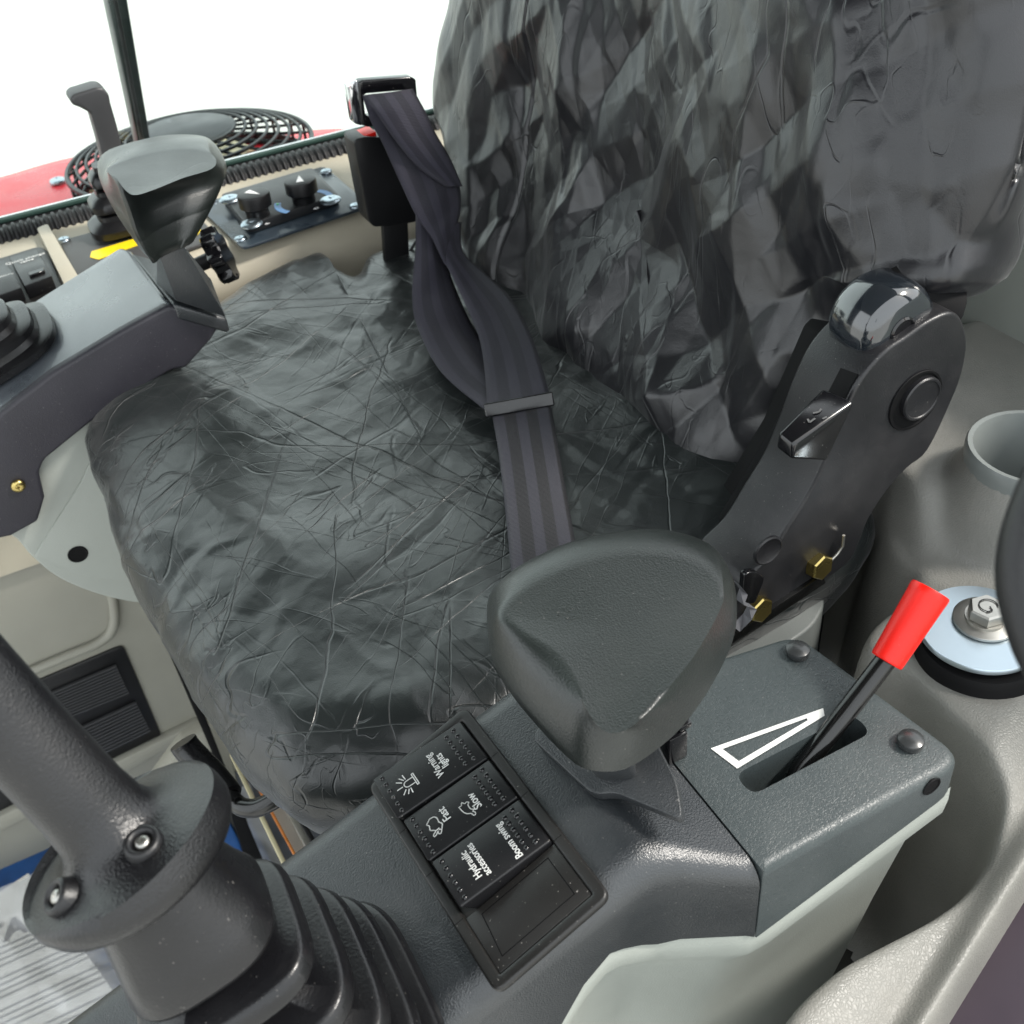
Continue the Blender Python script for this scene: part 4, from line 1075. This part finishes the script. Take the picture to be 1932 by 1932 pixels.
d_ = d_ * 1.1 + sidew * .007 * fold(v * 1.0 + u, wz * .35, .035, 2, .1, 17, .4)
V2 = V + NN * d_[:, None]
last = np.arange(len(V)) // n >= nr - 3
V2[last, 2] += .018 * vnoise(V[last, 1] * 28, V[last, 0] * 28, 21)
o = make('cushion_cover', V2, [tuple(f) for f in F] + [tuple(range(n))], M['seatfab'], seat, 180)
o['label'] = 'thin creased nylon cover over the seat cushion'

# backrest
BS = .25; BX0 = .34
def bplane(px, py): r = ray(px, py); t = (BX0 - BS * .48 + BS * CAM[2] - CAM[0]) / (r[0] - BS * r[2]); return CAM + r * t
def backrest():
    left = [(842, -260), (828, -100), (822, 0), (804, 70), (796, 120), (793, 180), (802, 215), (820, 250), (838, 295), (850, 340), (862, 400), (876, 470), (905, 540), (960, 640)]
    bot = [(1010, 760), (1060, 880), (1150, 960), (1240, 1020), (1345, 1048)]
    right = [(1352, 1020), (1400, 945), (1455, 872), (1480, 810), (1510, 745), (1545, 670), (1568, 625), (1600, 596), (1640, 580), (1695, 576), (1738, 558), (1760, 526), (1772, 480), (1784, 420), (1796, 350), (1808, 290), (1852, 60), (1852, -150), (1700, -300), (1200, -340)]
    P = [bplane(x, y) for x, y in left + bot + right]
    L = [np.array([p[1], (p[2] - .48) * math.hypot(1, BS)]) for p in P]      # (y, height along the plane)
    L = np.array(spline(L, 20, True)); d = np.r_[0, np.cumsum(np.linalg.norm(np.diff(np.vstack([L, L[:1]]), axis=0), axis=1))]; Q = np.vstack([L, L[:1]])
    n = 1200; s = np.linspace(0, d[-1], n, endpoint=False); L = np.stack([np.interp(s, d, Q[:, k]) for k in range(2)], 1)
    return L, n
L, n = backrest()
c = np.array([.60, .12]); ns = 240
Vb = []
up = _n((BS, 0, 1)); nb_ = _n((-1, 0, BS)); org = np.array([BX0, 0, .48])
def b3(yy, hh, dd): return org + np.outer(hh, up) + np.c_[np.zeros_like(yy), yy, np.zeros_like(yy)] + np.outer(dd, nb_)
UVb = []
for sv in np.linspace(.004, 1, ns):
    q = c + (L - c) * sv; dist = (1 - sv) * np.linalg.norm(L - c, axis=1)
    e = np.clip(dist / .05, 0, 1); pr = np.sqrt(np.clip(1 - (1 - e) ** 2, 0, 1))
    dd = .034 * pr - .012 * np.exp(-((q[:, 0] - .60) / .10) ** 2) * np.clip((q[:, 1] - .0) / .1, 0, 1) * pr + .016 * np.exp(-((q[:, 1] - .02) / .05) ** 2) * pr
    nr_ = np.clip((q[:, 0] - .31) / .13, 0, 1); dd = dd - .050 * (1 - np.sqrt(1 - (1 - nr_) ** 2 + 1e-9)) * sstep(.16, .26, q[:, 1])
    dd = dd + .012 * np.exp(-((q[:, 0] - .42) / .03) ** 2 - ((q[:, 1] - .22) / .06) ** 2) * pr
    Vb.append(b3(q[:, 0], q[:, 1], dd - .034)); UVb.append(q)
for dz, ins in ((.005, -.001), (.012, -.002), (.020, -.002), (.030, .001), (.040, .006), (.050, .014), (.056, .03)):
    q = c + (L - c) * (1 - ins / .22); Vb.append(b3(q[:, 0], q[:, 1], np.full(n, -.034 - dz))); UVb.append(q + np.array([dz, 0]))
Vb = np.array(Vb); nr = Vb.shape[0]; Vb = Vb.reshape(-1, 3); UVb = np.array(UVb).reshape(-1, 2)
I = np.arange(nr * n).reshape(nr, n); F = np.stack([I[:-1], np.roll(I[:-1], -1, 1), np.roll(I[1:], -1, 1), I[1:]], -1).reshape(-1, 4)
NN = mesh_normals(Vb, F)
if NN[n * 20, 0] > 0: NN = -NN; F = F[:, ::-1]
NN[:n * 6] = nb_
a_, h_ = UVb[:, 0], UVb[:, 1]
lean = a_ + .25 * (h_ - .1) * 1.0
d_ = .0110 * fold(a_ - h_ * .2, h_, .080, 1.9, .38, 31, .12) + .0082 * fold(a_ + h_ * .1, h_, .048, 1.9, -.50, 33, .12) + .0056 * fold(a_, h_, .030, 1.8, .9, 36, .12)
d_ += .0026 * ridge(a_, h_, .11, 1.6, .5, 32, .2) + .0020 * fold(a_, h_, .017, 2.0, -.2, 37, .15)
top_ = np.clip((h_ - .10) / .12, 0, 1)
d_ += top_ * (.0030 * fold(a_ - .40 * (h_ - .1), h_, .050, 5, .0, 47, .10) + .0022 * fold(a_ + .25 * h_, h_, .036, 6, .0, 49, .10))
D2 = d_.reshape(nr, n)
for _q in range(2):
    D2 = (np.roll(D2, 1, 1) + 2 * D2 + np.roll(D2, -1, 1)) / 4
    D2[1:-1] = (D2[:-2] + 2 * D2[1:-1] + D2[2:]) / 4
d_ = D2.ravel()
d_ *= 1 - .5 * sstep(.78, .90, a_)
V2 = Vb + NN * d_[:, None]
# seam line down the middle of the back panel: a narrow valley
seam = np.abs(a_ - (.735 + .02 * np.sin(h_ * 9)))
V2 -= NN * (.0022 * np.exp(-(seam / .0018) ** 2) * (h_ > -.02))[:, None]
o = make('backrest_cover', V2, [tuple(f) for f in F] + [tuple(range(n))], M['backfab'], seat, 180)
o['label'] = 'loose crumpled black nylon cover over the backrest'

# recliner side cover: outline in the XZ plane on the near side of the seat
RY = .335
so_ = [(1400, 1110), (1372, 1098), (1396, 1040), (1425, 970), (1450, 905), (1478, 860), (1500, 790), (1520, 740), (1545, 700), (1580, 640), (1612, 622), (1648, 632), (1690, 664), (1718, 655), (1745, 625), (1795, 592), (1818, 606), (1826, 650), (1818, 700), (1800, 750), (1775, 810), (1752, 850), (1720, 880), (1680, 925), (1640, 985), (1622, 1030), (1590, 1075), (1560, 1092), (1500, 1130), (1420, 1170)]
def ry(x, y): return py_(x, y, RY)
rc_ = thing  # alias unused
outline = [(1394, 1132), (1402, 1098), (1450, 1050), (1492, 985), (1530, 925), (1562, 855), (1592, 780), (1625, 715), (1668, 665), (1710, 636), (1750, 608), (1792, 590), (1815, 602), (1826, 645), (1818, 700), (1798, 755), (1752, 850), (1712, 885), (1672, 930), (1640, 980), (1622, 1025), (1596, 1068), (1500, 1135), (1390, 1215), (1382, 1180)]
rp = spline([ry(x, y) for x, y in outline], 4, True)
prism('recliner_cover', [tuple(p) for p in rp], (0, .040, 0), M['recl'], seat, .004, 4)
# inner half: front wrap with the lever slot; stands 40 mm further in
fr_ = [(1378, 1075), (1398, 1035), (1425, 970), (1448, 905), (1476, 850), (1495, 800), (1512, 752), (1540, 700), (1578, 648), (1600, 626), (1630, 618), (1660, 640), (1700, 664), (1712, 690), (1680, 740), (1620, 850), (1560, 960), (1500, 1060), (1440, 1120), (1395, 1120)]
hp_ = [py_(x, y, RY + .042) for x, y in fr_]
prism('recliner_inner_cover', [tuple(p) for p in spline(hp_, 3, True)], (0, .010, 0), M['recl'], seat, .003, 3)
# pivot cap
c = ry(1726, 755); 
lathe('pivot_recess', [(.0175, .0006), (.0172, .0010), (.0160, .0010), (.0155, .0004), (.001, .0004)], c, (0, -1, 0), M['void'], seat, 40, 50, False)
lathe('pivot_cap', [(.0125, .0), (.0125, .0028), (.0118, .0036), (.0108, .0036), (.0104, .0030), (.001, .0030)], c + np.array([.0022, 0, .0012]), (0, -1, 0), M['recl'], seat, 40, 35)
c = ry(1447, 1037)
lathe('pivot_cap', [(.0090, .0), (.0090, .0012), (.0080, .0018), (.0068, .0012), (.001, .0012)], c, (0, -1, 0), M['recl'], seat, 32, 35)
# gloss hinge casting between the two halves
hc = ry(1722, 640) 
lathe('hinge', [(.001, .003), (.016, .003), (.021, .000), (.0235, -.004), (.0245, -.010), (.0245, -.024), (.021, -.029), (.001, -.030)], hc + np.array([0, .008, 0]), (0, -1, 0), M['blackchrome'], seat, 48, 50)
c = py_(1704, 626, RY + .0045)
lathe('hinge_hole', [(.0005, -.003), (.0055, -.003), (.006, .0003), (.0068, .0008), (.0078, -.0002)], c, (0, -1, 0), M['gloss'], seat, 28)
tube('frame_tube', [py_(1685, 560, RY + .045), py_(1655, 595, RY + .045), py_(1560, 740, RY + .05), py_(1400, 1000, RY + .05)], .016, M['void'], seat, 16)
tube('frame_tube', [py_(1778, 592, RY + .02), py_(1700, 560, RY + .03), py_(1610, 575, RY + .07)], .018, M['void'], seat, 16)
# near-black fill behind the covers, the gap's shade put into its colour
prism('dark_gap_fill', [tuple(p) for p in (py_(1340, 1060, RY + .06), py_(1400, 950, RY + .06), py_(1480, 820, RY + .06), py_(1560, 640, RY + .06), py_(1620, 580, RY + .06), py_(1735, 570, RY + .06), py_(1750, 700, RY + .06), py_(1500, 1050, RY + .06), py_(1400, 1180, RY + .06))], (0, .02, 0), M['void'], seat, .002)
# slot and lever handle
sl1 = [(1586, 694), (1618, 706), (1588, 762), (1556, 752)]
def rmid(x, y, d=RY + .019): return py_(x, y, d)
c0 = [pd(x, y, .5) for x, y in sl1]
lv = [(1555, 735), (1614, 757), (1560, 862), (1556, 868), (1545, 862), (1500, 862), (1470, 850), (1466, 820), (1478, 812)]
yl0 = RY - .004
tipf = [(1468, 822), (1490, 832), (1496, 838), (1492, 868), (1470, 856), (1464, 845)]
# handle: wedge with its own depth, standing proud of the cover's front face
dH = np.linalg.norm(ry(1560, 800) - CAM) 
A8 = [pd(1552, 730, dH - .006), pd(1616, 757, dH - .012), pd(1498, 838, dH - .034), pd(1468, 815, dH - .030),
      pd(1556, 800, dH + .010), pd(1560, 872, dH + .000), pd(1494, 868, dH - .030), pd(1462, 845, dH - .024)]
ra_, rb2 = ry(1626, 714), ry(1592, 780); rn = _n(np.cross(rb2 - ra_, (0, 1, 0)))
if rn @ (CAM - ra_) < 0: rn = -rn
make('lever_slot', [tuple(pp(x, y, ra_ + rn * .0012, rn)) for x, y in sl1], [(0, 1, 2, 3)], M['void'], seat, 0)
hd = hexa('recliner_handle', [tuple(p) for p in A8], M['gloss'], seat, .0022, 4)
nh = _n(np.cross(A8[1] - A8[0], A8[3] - A8[0])); 
if nh @ (CAM - A8[0]) < 0: nh = -nh
def fh(x, y): return pp(x, y, A8[0] + nh * .0004, nh)
lines3 = [[(1524, 790), (1527, 797), (1538, 789)], [(1534, 779), (1545, 777), (1550, 771)], [(1552, 790), (1560, 786)]]
V = []; F = []
for ln in lines3:
    P = [fh(*p) for p in ln]
    for a, b in zip(P[:-1], P[1:]):
        s_ = np.cross(_n(b - a), nh) * .0005; i = len(V); V += [a - s_, b - s_, b + s_, a + s_]; F.append((i, i + 1, i + 2, i + 3))
make('handle_symbol', V, F, flat('dull mark', (.10, .10, .10), .4), hd, 0)
# bolts under the recliner
me = None
for (px, py, lab) in ((1546, 1070, 'a'), (1432, 1150, 'b')):
    c = py_(px, py, RY - .003)
    hexhead('gold_bolt', .0078, .0065, c + np.array([0, .0035, 0]), (.1, -1, .12), M['gold'], seat, .4)
tube('wire_clip', [py_(x, y, RY - .003) for x, y in ((1560, 1065), (1580, 1045), (1590, 1030), (1592, 1010))], .0009, M['steel'], seat, 8)
# lower rail of the seat and grey base under it
prism('seat_rail', [tuple(p) for p in (py_(1380, 1200, RY - .003), py_(1555, 1085, RY - .003), py_(1560, 1100, RY - .003), py_(1380, 1222, RY - .003))], (0, .05, 0), M['rod'], seat, .001)
sb_ = thing('floor_plinth', (.25, .42, .25), 'grey rounded plastic plinth under the near edge of the seat', 'plinth')
bpz = .445
bp2 = [pz(x, y, bpz)[:2] for x, y in ((1290, 1330), (1360, 1230), (1450, 1175), (1530, 1110), (1552, 1130), (1545, 1170), (1500, 1205), (1400, 1280))]
bp2 = [(.05, .30), (.05, .60), (.30, .60), (.36, .42)] + []
sbo = [pz(1552, 1115, bpz), pz(1556, 1140, bpz), pz(1535, 1180, bpz), pz(1470, 1225, bpz), pz(1350, 1300, bpz), pz(1200, 1400, bpz), np.array([.1, .6, bpz]), np.array([.36, .6, bpz])]
prism('base_shell', [tuple(p) for p in fillet(sbo, .015, 5)], (0, 0, -.10), plastic('grey base plastic', (.12, .13, .125), .5, 1200, .2), sb_, .006, 4)
# seat post and dark pan
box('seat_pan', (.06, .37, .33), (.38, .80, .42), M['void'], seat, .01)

# ------------------------------------------------------------------ seat belt
sbelt = thing('seat_belt', pd(975, 765, .70), 'twisted dark striped seat belt running from the buckle down over the seat', 'seat belt')
def ribbon(name, Lp, Rp, parent, nsub=14, nc=10, bow=.003, vlen=1.0, wr=0, mat='web2'):
    """Lp, Rp: lists of (px, py, distance)"""
    Ls = spline([pd(*p) for p in Lp], nsub); Rs = spline([pd(*p) for p in Rp], nsub)
    if len(Ls) != len(Rs): raise ValueError(name)
    V = []; UV = []; F = []; m = len(Ls); acc = 0
    for i in range(m):
        if i: acc += np.linalg.norm((Ls[i] + Rs[i]) / 2 - (Ls[i - 1] + Rs[i - 1]) / 2)
        a, b = Ls[i], Rs[i]; mid = (a + b) / 2; tc = _n(CAM - mid)
        for k in range(nc + 1):
            s = k / nc; V.append(a + (b - a) * s + tc * (bow * (1 - (2 * s - 1) ** 2) + wr * math.sin(i * .35 + s * 5) * (1 - (2 * s - 1) ** 2))); UV.append((s, acc))
    w_ = nc + 1
    for i in range(m - 1):
        for k in range(nc): F.append((i * w_ + k, i * w_ + k + 1, (i + 1) * w_ + k + 1, (i + 1) * w_ + k))
    o = make(name, V, F, M[mat], parent, 180, uvs=UV)
    md = o.modifiers.new('solid', 'SOLIDIFY'); md.thickness = .0012; md.offset = -1
    return o
ribbon('webbing', [(684, 180, .875), (700, 230, .872), (723, 273, .87), (754, 342, .86), (785, 407, .85), (815, 450, .845), (840, 500, .84)],
       [(778, 168, .885), (800, 210, .885), (826, 267, .885), (862, 342, .88), (868, 390, .87), (858, 434, .86), (850, 505, .85)], sbelt, bow=.004, wr=.0008)
ribbon('webbing', [(688, 182, .872), (712, 215, .862), (745, 262, .860), (790, 315, .862), (840, 350, .868)],
       [(776, 170, .872), (798, 205, .868), (822, 255, .868), (848, 300, .868), (870, 352, .872)], sbelt, bow=.005)
ribbon('webbing', [(786, 405, .855), (784, 470, .850), (778, 560, .835), (788, 618, .82), (832, 702, .775), (916, 775, .715)],
       [(830, 440, .862), (842, 500, .862), (868, 570, .85), (905, 640, .825), (960, 700, .775), (1036, 762, .715)], sbelt, bow=.006, wr=.0008)
ribbon('webbing', [(800, 418, .850), (836, 488, .842), (872, 562, .825), (905, 640, .79), (916, 710, .745), (920, 775, .711)],
       [(868, 420, .866), (872, 476, .858), (914, 517, .85), (962, 563, .83), (1004, 640, .785), (1040, 758, .711)], sbelt, bow=.004)
ribbon('webbing', [(926, 770, .709), (940, 850, .672), (952, 950, .632), (962, 1050, .596), (968, 1120, .575)],
       [(1038, 755, .709), (1052, 840, .672), (1068, 930, .636), (1086, 1030, .598), (1098, 1110, .575)], sbelt, bow=.001, mat='web')
sa_, sb2 = pd(914, 775, .700), pd(1044, 752, .700); sd_ = _n(sb2 - sa_); su = _n(np.cross(sd_, CAM - sa_))
V8 = []
for q, t_ in ((sa_, 0), (sb2, 0)):
    pass
tc = _n(CAM - sa_)
hexa('slider_bar', [tuple(p) for p in (sa_ - su * .0045, sb2 - su * .0045, sb2 + su * .0045, sa_ + su * .0045, sa_ - su * .0045 + tc * .003, sb2 - su * .0045 + tc * .003, sb2 + su * .0045 + tc * .003, sa_ + su * .0045 + tc * .003)], M['gloss'], sbelt, .001, 3)
# tongue: a rounded frame with a slot
tng = [(662, 158), (782, 145), (790, 158), (793, 232), (700, 245), (684, 236)]
def fring(outer, inner, y, ext, name, mat, parent, bevel=.0015):
    bm = bmesh.new()
    po = [py_(x, q, y) for x, q in outer]; pi_ = [py_(x, q, y) for x, q in inner]
    m_ = len(po); a = [bm.verts.new(Vector(p)) for p in po]; b = [bm.verts.new(Vector(p)) for p in pi_]
    e = Vector(ext); a2 = [bm.verts.new(v.co + e) for v in a]; b2 = [bm.verts.new(v.co + e) for v in b]
    for i in range(m_):
        j = (i + 1) % m_
        bm.faces.new((a[i], a[j], b[j], b[i])); bm.faces.new((a2[i], b2[i], b2[j], a2[j])); bm.faces.new((a[i], a2[i], a2[j], a[j])); bm.faces.new((b[i], b[j], b2[j], b2[i]))
    return from_bm(name, bm, mat, parent, 40, bevel, 3)
fring([(676, 156), (684, 152), (776, 145), (785, 150), (792, 226), (786, 234), (694, 240), (684, 236)], [(686, 180), (692, 177), (772, 170), (777, 174), (782, 208), (778, 212), (696, 220), (690, 216)], .800, (0, .010, 0), 'tongue_plate', M['gloss'], sbelt)
prism('tongue_edge', [tuple(p) for p in fillet([py_(656, 160, .803), py_(676, 150, .803), py_(690, 238, .803), py_(668, 234, .803)], .003, 3)], (0, .010, 0), M['chrome'], sbelt, .002, 3)
bk = thing('belt_buckle', pd(735, 500, .92), 'black seat belt buckle with a red release button on an upright strap beside the seat', 'buckle')
prism('housing', [tuple(p) for p in fillet([py_(x, y, .815) for x, y in ((667, 264), (690, 258), (800, 262), (800, 412), (782, 420), (706, 429), (696, 418))], .004, 3)], (0, .024, 0), M['black'], bk, .003, 3)
prism('release_button', [tuple(py_(x, y, .818)) for x, y in ((671, 263), (710, 248), (712, 262), (706, 266))], (0, .018, 0), M['red'], bk, .001, 2)
prism('stalk', [tuple(py_(x, y, .825)) for x, y in ((722, 420), (770, 415), (775, 540), (730, 540))], (0, .006, 0), M['black'], bk, .001)
tube('cable', spline([py_(x, y, .83) for x, y in ((785, 455), (770, 478), (745, 500), (700, 540))], 6), .0014, M['black'], bk, 8)
# strap end by the recliner
se = thing('belt_anchor', py_(1420, 1110, RY - .01), 'black belt anchor plate with a scrap of grey strap beside the near wrist rest', 'belt anchor')
prism('anchor_plate', [tuple(p) for p in fillet([py_(x, y, RY - .010) for x, y in ((1405, 1082), (1425, 1078), (1444, 1090), (1425, 1140), (1400, 1140))], .003, 3)], (0, .004, 0), M['gloss'], se, .001, 3)
V = []; F = []
pl = [(1378, 1090), (1395, 1110), (1388, 1130), (1412, 1138), (1402, 1158), (1380, 1180)]
for i, (x, y) in enumerate(pl):
    a = py_(x, y, RY - .014 - .002 * (i % 2)); b = py_(x + 16, y + 12, RY - .018 - .002 * ((i + 1) % 2)); V += [a, b]
for i in range(len(pl) - 1): F.append((2 * i, 2 * i + 1, 2 * i + 3, 2 * i + 2))
make('strap_end', V, F, M['strap'], se, 0)

# seat slide handle with rubber grip
sh_ = thing('slide_handle', py_(540, 1500, .40), 'bent black bar handle with a ribbed rubber sleeve under the front of the seat', 'handle')
hz = lambda x, y, d: pd(x, y, d)
tube('sleeve', spline([pd(345, 1400, .70), pd(358, 1418, .70), pd(400, 1462, .69), pd(432, 1502, .68)], 5), .0085, M['rub'], sh_, 16)
tube('bar', spline([pd(425, 1493, .682), pd(445, 1515, .68), pd(462, 1524, .675), pd(485, 1524, .67), pd(510, 1513, .665), pd(545, 1490, .66)], 8), .0056, M['rod'], sh_, 16)

# ------------------------------------------------------------------ things on the floor
fl = -.22
bs_ = thing('manual_bag', pz(80, 1850, fl), 'clear plastic bag of white paper manuals lying on the blue floor sheet at bottom left', 'manuals')
pa = [(-80, 1730), (62, 1645), (240, 1800), (330, 1990), (-80, 2040)]
prism('paper_sheet', [tuple(pz(x, y, fl + .012)) for x, y in ((-90, 1745), (55, 1650), (300, 1990), (-60, 2100))], (0, 0, .003), M['paper'], bs_, 0)
pm = pz(5, 1772, fl + .0155); dirv = pz(24, 1752, fl + .0155) - pz(-30, 1776, fl + .0155); ang = math.atan2(dirv[1], dirv[0])
rot = Matrix.Translation(Vector(pz(8, 1760, fl + .0158))) @ Matrix.Rotation(ang, 4, 'Z')
text('title_print', 'TA', .036, rot, M['ink'], bs_, 1, 'CENTER', .0012, 1.1)
lines = []
dx = _n(dirv); dn = np.array([dx[1], -dx[0], 0])
V = []; F = []
o0 = pz(-40, 1805, fl + .0158)
for r_ in range(22):
    L_ = .15 + .08 * random.random(); a = o0 + dn * (.0078 * r_); i = len(V)
    if r_ % 5 == 4: continue
    b = a + dx * L_; V += [a, b, b + dn * .0022, a + dn * .0022]; F.append((i, i + 1, i + 2, i + 3))
o = make('text_lines', V, F, M['ink'], bs_, 0)
# crumpled clear bag
bm_, bnt, bpn = newmat('clear polythene'); bpn.inputs['Base Color'].default_value = (.85, .86, .88, 1); bpn.inputs['Alpha'].default_value = .38; bpn.inputs['Roughness'].default_value = .12; bpn.inputs['Specular IOR Level'].default_value = .9
gx, gy = np.meshgrid(np.linspace(-.50, .02, 150), np.linspace(.38, .95, 150), indexing='ij')
hz_ = fl + .028 + .010 * fold(gx, gy, .05, 1.6, .5, 61, .5) + .004 * fold(gx, gy, .02, 1.5, 1.2, 63, .5)
I = np.arange(150 * 150).reshape(150, 150); F = np.stack([I[:-1, :-1].ravel(), I[1:, :-1].ravel(), I[1:, 1:].ravel(), I[:-1, 1:].ravel()], 1)
make('plastic_film', np.stack([gx.ravel(), gy.ravel(), hz_.ravel()], 1), F, bm_, bs_, 35)
bsht = prism('floor_sheet', zpoly(((-200, 1640), (0, 1590), (40, 1560), (430, 1470), (520, 1640), (300, 1990), (-150, 2300)), fl + .002), (0, 0, .002), M['bluemat'], None, 0)
tag(bsht, 'blue plastic protective sheet lying on the cab floor under the manuals', 'floor sheet')
# rails under the seat front
rl_ = thing('seat_rails', pz(480, 1560, .1), 'film wrapped metal seat rails with orange and chrome strips below the seat front', 'rails')
def strip(name, a, b, wpx, z, mat, th=.006):
    p = [(a[0] - wpx / 2, a[1]), (a[0] + wpx / 2, a[1]), (b[0] + wpx / 2, b[1]), (b[0] - wpx / 2, b[1])]
    prism(name, [tuple(pz(x, y, z)) for x, y in p], (0, 0, th), mat, rl_, .001)
strip('rail_cover', (455, 1380), (600, 1660), 46, .10, plastic('cloudy film', (.5, .47, .42), .2), .01)
strip('orange_edge', (428, 1378), (570, 1640), 6, .115, M['orange'])
strip('chrome_strip', (470, 1390), (608, 1640), 22, .118, M['steel'])
strip('dark_strip', (486, 1400), (618, 1640), 12, .125, M['black'])
strip('yellow_print', (440, 1430), (560, 1680), 10, .118, M['amber'])
# pale and dark upright moulding between vent and seat
um = thing('seat_pedestal_trim', pz(400, 1500, fl), 'pale grey upright trim and black strip between the vent wall and the seat front', 'trim')
prism('pale_trim', [tuple(py_(x, y, .80)) for x, y in ((290, 1480), (345, 1405), (420, 1360), (470, 1560), (500, 1640), (450, 1640))], (0, .02, 0), M['side'], um, .004)
prism('dark_strip', [tuple(py_(x, y, .78)) for x, y in ((318, 1230), (335, 1235), (395, 1370), (470, 1560), (520, 1680), (480, 1680), (400, 1420))], (0, .01, 0), M['void'], um, .001)
prism('blue_bin', [tuple(py_(x, y, .79)) for x, y in ((395, 1560), (430, 1545), (480, 1640), (400, 1640))], (0, .02, 0), M['bluemat'], um, .002)

# ================================================================== OUTSIDE: hood and fan guard
zh = .40
hd_ = thing('engine_hood', (.2, 1.5, -.3), 'red painted engine cover outside the side window', 'hood')
V = []; F = []; gx = np.linspace(-.7, 1.1, 40); gy = np.linspace(1.18, 2.0, 22)
edge = [pz(x, y, zh) for x, y in ((-300, 470), (0, 332), (130, 293), (300, 262), (590, 240), (820, 225), (1100, 205))]
edge = [pz(x, y, zh) for x, y in ((-400, 430), (-150, 372), (0, 330), (130, 294), (300, 268), (480, 256), (590, 241), (700, 238), (860, 236))]
front = [(p[0], 1.16, zh) for p in edge]
ee = spline(edge, 6)
nf = len(ee)
rings = []
for p in ee:
    pass
V = []
for p in ee:
    x = p[0]
    V += [(x - .10, 1.16, zh - .02), (x - .06, 1.28, zh - .004), (x - .03, 1.36, zh), (p[0] * .98, p[1] * .985, zh + .000), (p[0], p[1], zh - .003), (p[0] + .003, p[1] + .012, zh - .02), (p[0] + .004, p[1] + .016, zh - .3)]
for i in range(nf - 1):
    for k in range(6): F.append((i * 7 + k, i * 7 + k + 1, (i + 1) * 7 + k + 1, (i + 1) * 7 + k))
make('hood_skin', V, F, M['hood'], hd_, 60)
me = screw_mesh(.010, .005); add_screw(me, hd_, M['zinc'], pz(109, 343, zh + .002), UP, 'hood_bolt')
fg = thing('fan_guard', pz(350, 290, zh), 'round black spiral wire fan guard with a solid hub on the red hood', 'fan guard')
# rim ellipse in the photo: fit a circle lying near-horizontal
gz = .445
c_a, c_b = pz(130, 318, gz), pz(588, 258, gz); c_t, c_d = pz(345, 194, gz), pz(372, 400, gz)
gc = pz(362, 262, gz); gr = .5 * np.linalg.norm((c_a - c_b)[:2])
ctr_g = np.array([(c_a[0] + c_b[0]) / 2, (c_a[1] + c_b[1]) / 2, gz])
print('fan', ctr_g, gr, c_t, c_d)
def dome_z(r): return gz + .030 * (1 - (r / gr) ** 2)
for i in range(8):
    r_ = gr * (.40 + .60 * i / 7)
    tube('guard_ring', [(ctr_g[0] + r_ * math.cos(a), ctr_g[1] + r_ * math.sin(a), dome_z(r_)) for a in np.linspace(0, 2 * math.pi, 72, endpoint=False)], .0022 if i < 7 else .0034, M['guard'], fg, 6, True)
for k in range(26):
    a0 = 2 * math.pi * k / 26
    P = []
    for i in range(10):
        f = i / 9; r_ = gr * (.36 + .64 * f); a = a0 + .55 * f; P.append((ctr_g[0] + r_ * math.cos(a), ctr_g[1] + r_ * math.sin(a), dome_z(r_) - .002))
    P.append((ctr_g[0] + gr * math.cos(a), ctr_g[1] + gr * math.sin(a), gz - .045))
    tube('spoke', P, .0020, M['guard'], fg, 6)
lathe('hub_disc', [(.001, -.004), (gr * .40, -.004), (gr * .41, -.002), (gr * .40, .001), (gr * .38, .003), (.001, .006)], (ctr_g[0], ctr_g[1], dome_z(gr * .38)), UP, M['guard'], fg, 64, 60)
lathe('guard_skirt', [(gr * .995, -.05), (gr * 1.01, -.05), (gr * 1.01, -.028), (gr * .995, -.028)], (ctr_g[0], ctr_g[1], gz), UP, M['guard'], fg, 72, 40, False)
lathe('fan_cowl', [(.001, -.07), (gr * .92, -.07), (gr * .98, -.045)], (ctr_g[0], ctr_g[1], gz), UP, M['void'], fg, 48, 40, False)
for k in range(7):
    a0 = 2 * math.pi * k / 7
    p = [(ctr_g[0] + r_ * math.cos(a0 + da), ctr_g[1] + r_ * math.sin(a0 + da), gz - .045 + dz) for r_, da, dz in ((gr * .25, 0, 0), (gr * .88, -.18, 0), (gr * .88, .22, .018), (gr * .25, .4, .018))]
    prism('fan_blade', p, (0, 0, .003), M['amber'] if k % 2 else M['guard'], fg, 0)

# dark out-of-focus frame post at the right edge, close to the camera
dp = thing('door_post', pd(1930, 1250, .30), 'black rounded door frame fitting cut by the right edge, close to the camera', 'door post')
pts = [pd(x, y, .24) for x, y in ((2030, 820), (1985, 900), (1945, 1000), (1932, 1080), (1942, 1150), (1975, 1240), (2040, 1320))]
tube('post_body', spline(pts, 6), .0055, M['black'], dp, 20)
# dark outer step at the lower right corner
ds = thing('door_seal_edge', pz(1932, 1932, .42), 'dark purple grey painted door edge in the lower right corner outside the sill', 'door edge')
prism('edge_panel', zpoly(((1932, 1640), (2500, 1500), (2500, 2300), (1600, 2300), (1800, 1850)), .44), (0, 0, -.02), plastic('dark violet paint', (.03, .02, .03), .4), ds, .004)
